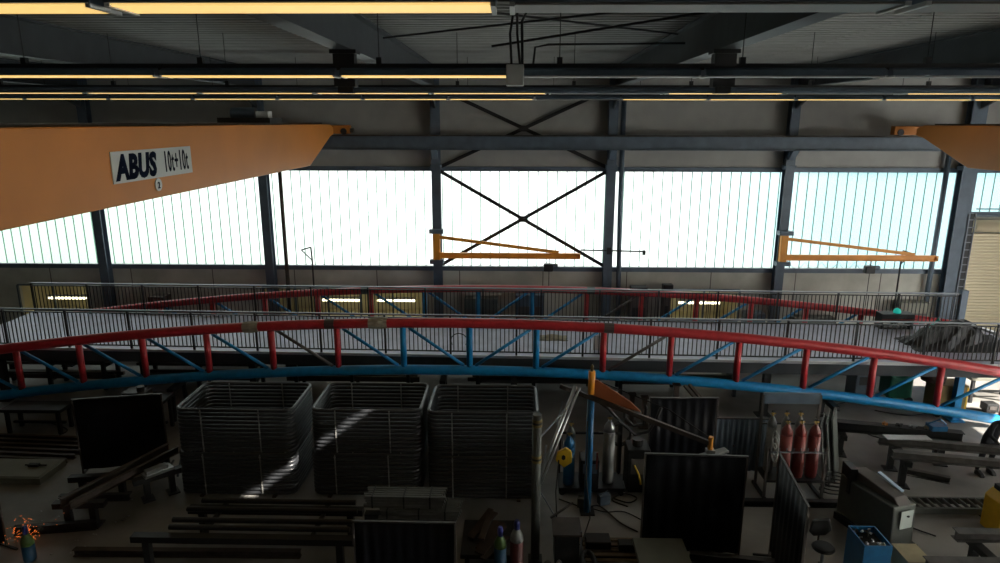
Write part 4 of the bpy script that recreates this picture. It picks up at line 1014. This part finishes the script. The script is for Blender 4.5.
MB().box(-.022, .022, -.092, -.084, -.055, -.048).build('mouth', 'cylred', h)
hr = MB(); 
for j in range(7):
    a = PI*.56*j/6
    for i in range(16):
        b = 2*PI*i/16; k_ = .86 if (math.sin(b) < -.3 and j > 3) else 1.08
        hr.v.append((math.sin(a)*math.cos(b)*.076*k_, math.sin(a)*math.sin(b)*.095*k_+.006, math.cos(a)*.115*1.07))
for j in range(6):
    for i in range(16): hr.f.append((j*16+i, (j+1)*16+i, (j+1)*16+(i+1)%16, j*16+(i+1)%16))
hr.build('hair', 'hair', h, smooth=True)
for s_, (hx, hy, hz_) in ((-1, (-.20, -.58, 1.03)), (1, (.18, -.58, 1.03))):
    n_ = [((0, 0, 0), .026), ((0, -.05, -.01), (.036, .018))]; e_ = [(0, 1)]
    for q in range(4):
        fx = -.03+.02*q; L = (.05, .06, .056, .045)[q]; b0 = len(n_)
        n_ += [((fx, -.085, -.012), .010), ((fx*1.1, -.085-L*.5, -.02), .009), ((fx*1.1, -.085-L, -.045), .008)]; e_ += [(1, b0), (b0, b0+1), (b0+1, b0+2)]
    b0 = len(n_); n_ += [((-s_*.04, -.04, -.015), .011), ((-s_*.055, -.075, -.03), .009)]; e_ += [(1, b0), (b0, b0+1)]
    skin_chain('hand', n_, e_, 'skin', pr, 1).location = (hx, hy-.02, hz_-.01)
for s_, (bx, by) in ((-1, (-.155, -.07)), (1, (.175, .02))):
    MB().prism([(-.14, 0), (.10, 0), (.10, .09), (.04, .12), (-.08, .09), (-.14, .05)], -.05, .05, 'x').build('boot', 'rubber', pr, bevel=.015).location = (bx, by, 0)

# ------------------------------------------------------------------ light
W = bpy.data.worlds.new('sky'); bpy.context.scene.world = W; W.use_nodes = True
nt = W.node_tree; bg = nt.nodes['Background']
tc = nt.nodes.new('ShaderNodeTexCoord'); nz = nt.nodes.new('ShaderNodeTexNoise'); nz.inputs['Scale'].default_value = 4.0; nz.inputs['Detail'].default_value = 2
nt.links.new(tc.outputs['Generated'], nz.inputs['Vector'])
last = None
def sky_patch(prev, d, c0, c1, col):
    vm = nt.nodes.new('ShaderNodeVectorMath'); vm.operation = 'DISTANCE'; vm.inputs[1].default_value = Vector(d).normalized()
    nt.links.new(tc.outputs['Generated'], vm.inputs[0])
    ad = nt.nodes.new('ShaderNodeMath'); ad.operation = 'MULTIPLY_ADD'; ad.inputs[1].default_value = .30
    nt.links.new(nz.outputs['Fac'], ad.inputs[0]); nt.links.new(vm.outputs['Value'], ad.inputs[2])
    mr = nt.nodes.new('ShaderNodeMapRange'); mr.inputs['From Min'].default_value = c0; mr.inputs['From Max'].default_value = c1
    mr.inputs['To Min'].default_value = 1; mr.inputs['To Max'].default_value = 0
    nt.links.new(ad.outputs[0], mr.inputs['Value'])
    mx = nt.nodes.new('ShaderNodeMix'); mx.data_type = 'RGBA'; nt.links.new(mr.outputs[0], mx.inputs['Factor'])
    if prev is None: mx.inputs['A'].default_value = (1, 1, 1, 1)
    else: nt.links.new(prev, mx.inputs['A'])
    mx.inputs['B'].default_value = (*col, 1)
    return mx.outputs['Result']
last = sky_patch(None, (12.9, 23.4, -3.7), .24, .44, (.15, .40, .48))
last = sky_patch(last, (-18.5, 23.4, -3.9), .26, .62, (.28, .44, .34))
nt.links.new(last, bg.inputs['Color'])
bg.inputs['Strength'].default_value = 2.9
def portal(name, loc, rot, sx, sy):
    l = bpy.data.lights.new(name, 'AREA'); l.shape = 'RECTANGLE'; l.size = sx; l.size_y = sy; l.cycles.is_portal = True
    o = bpy.data.objects.new(name, l); C.objects.link(o); o.location = loc; o.rotation_euler = rot
portal('window_portal', ((XL+XR)/2, WY+.3, 4.65), (R(-90), 0, 0), XR-XL, 3.5)
portal('gate_portal', (XR+.35, (D0+D1)/2, 3.0), (0, R(90), 0), 6.0, 6.4)
portal('side_fill_portal', (XR+.35, 3.6, 4.55), (0, R(90), 0), 6.1, 17.2)  # guides sampling through the added right-hand glazing
sl = bpy.data.lights.new('sun', 'SUN'); sl.energy = 24; sl.angle = R(.5); sl.color = (1, .93, .82)
so = bpy.data.objects.new('sun', sl); C.objects.link(so)
so.rotation_euler = Vector((-1, .5, -.77)).to_track_quat('-Z', 'Y').to_euler(); so.location = (12, 0, 14)

# ------------------------------------------------------------------ camera
cd = bpy.data.cameras.new('camera'); cam = bpy.data.objects.new('camera', cd); C.objects.link(cam)
f, pt, yw, rl = 666.6, .23438, .02264, .00173
cd.sensor_width = 36; cd.lens = f*36/1000; cd.clip_end = 200; cd.clip_start = .05
fw = Vector((-math.sin(yw)*math.cos(pt), math.cos(yw)*math.cos(pt), -math.sin(pt)))
r0 = Vector((math.cos(yw), math.sin(yw), 0)); u0 = r0.cross(fw)
rr = r0*math.cos(rl)+u0*math.sin(rl); uu = rr.cross(fw)
mw = Matrix((rr, uu, -fw)).transposed().to_4x4(); mw.translation = (0, 0, 8)
cam.matrix_world = mw
bpy.context.scene.camera = cam
vs = bpy.context.scene.view_settings
vs.view_transform = 'Standard'; vs.look = 'None'; vs.exposure = 0; vs.gamma = 1; vs.use_curve_mapping = False
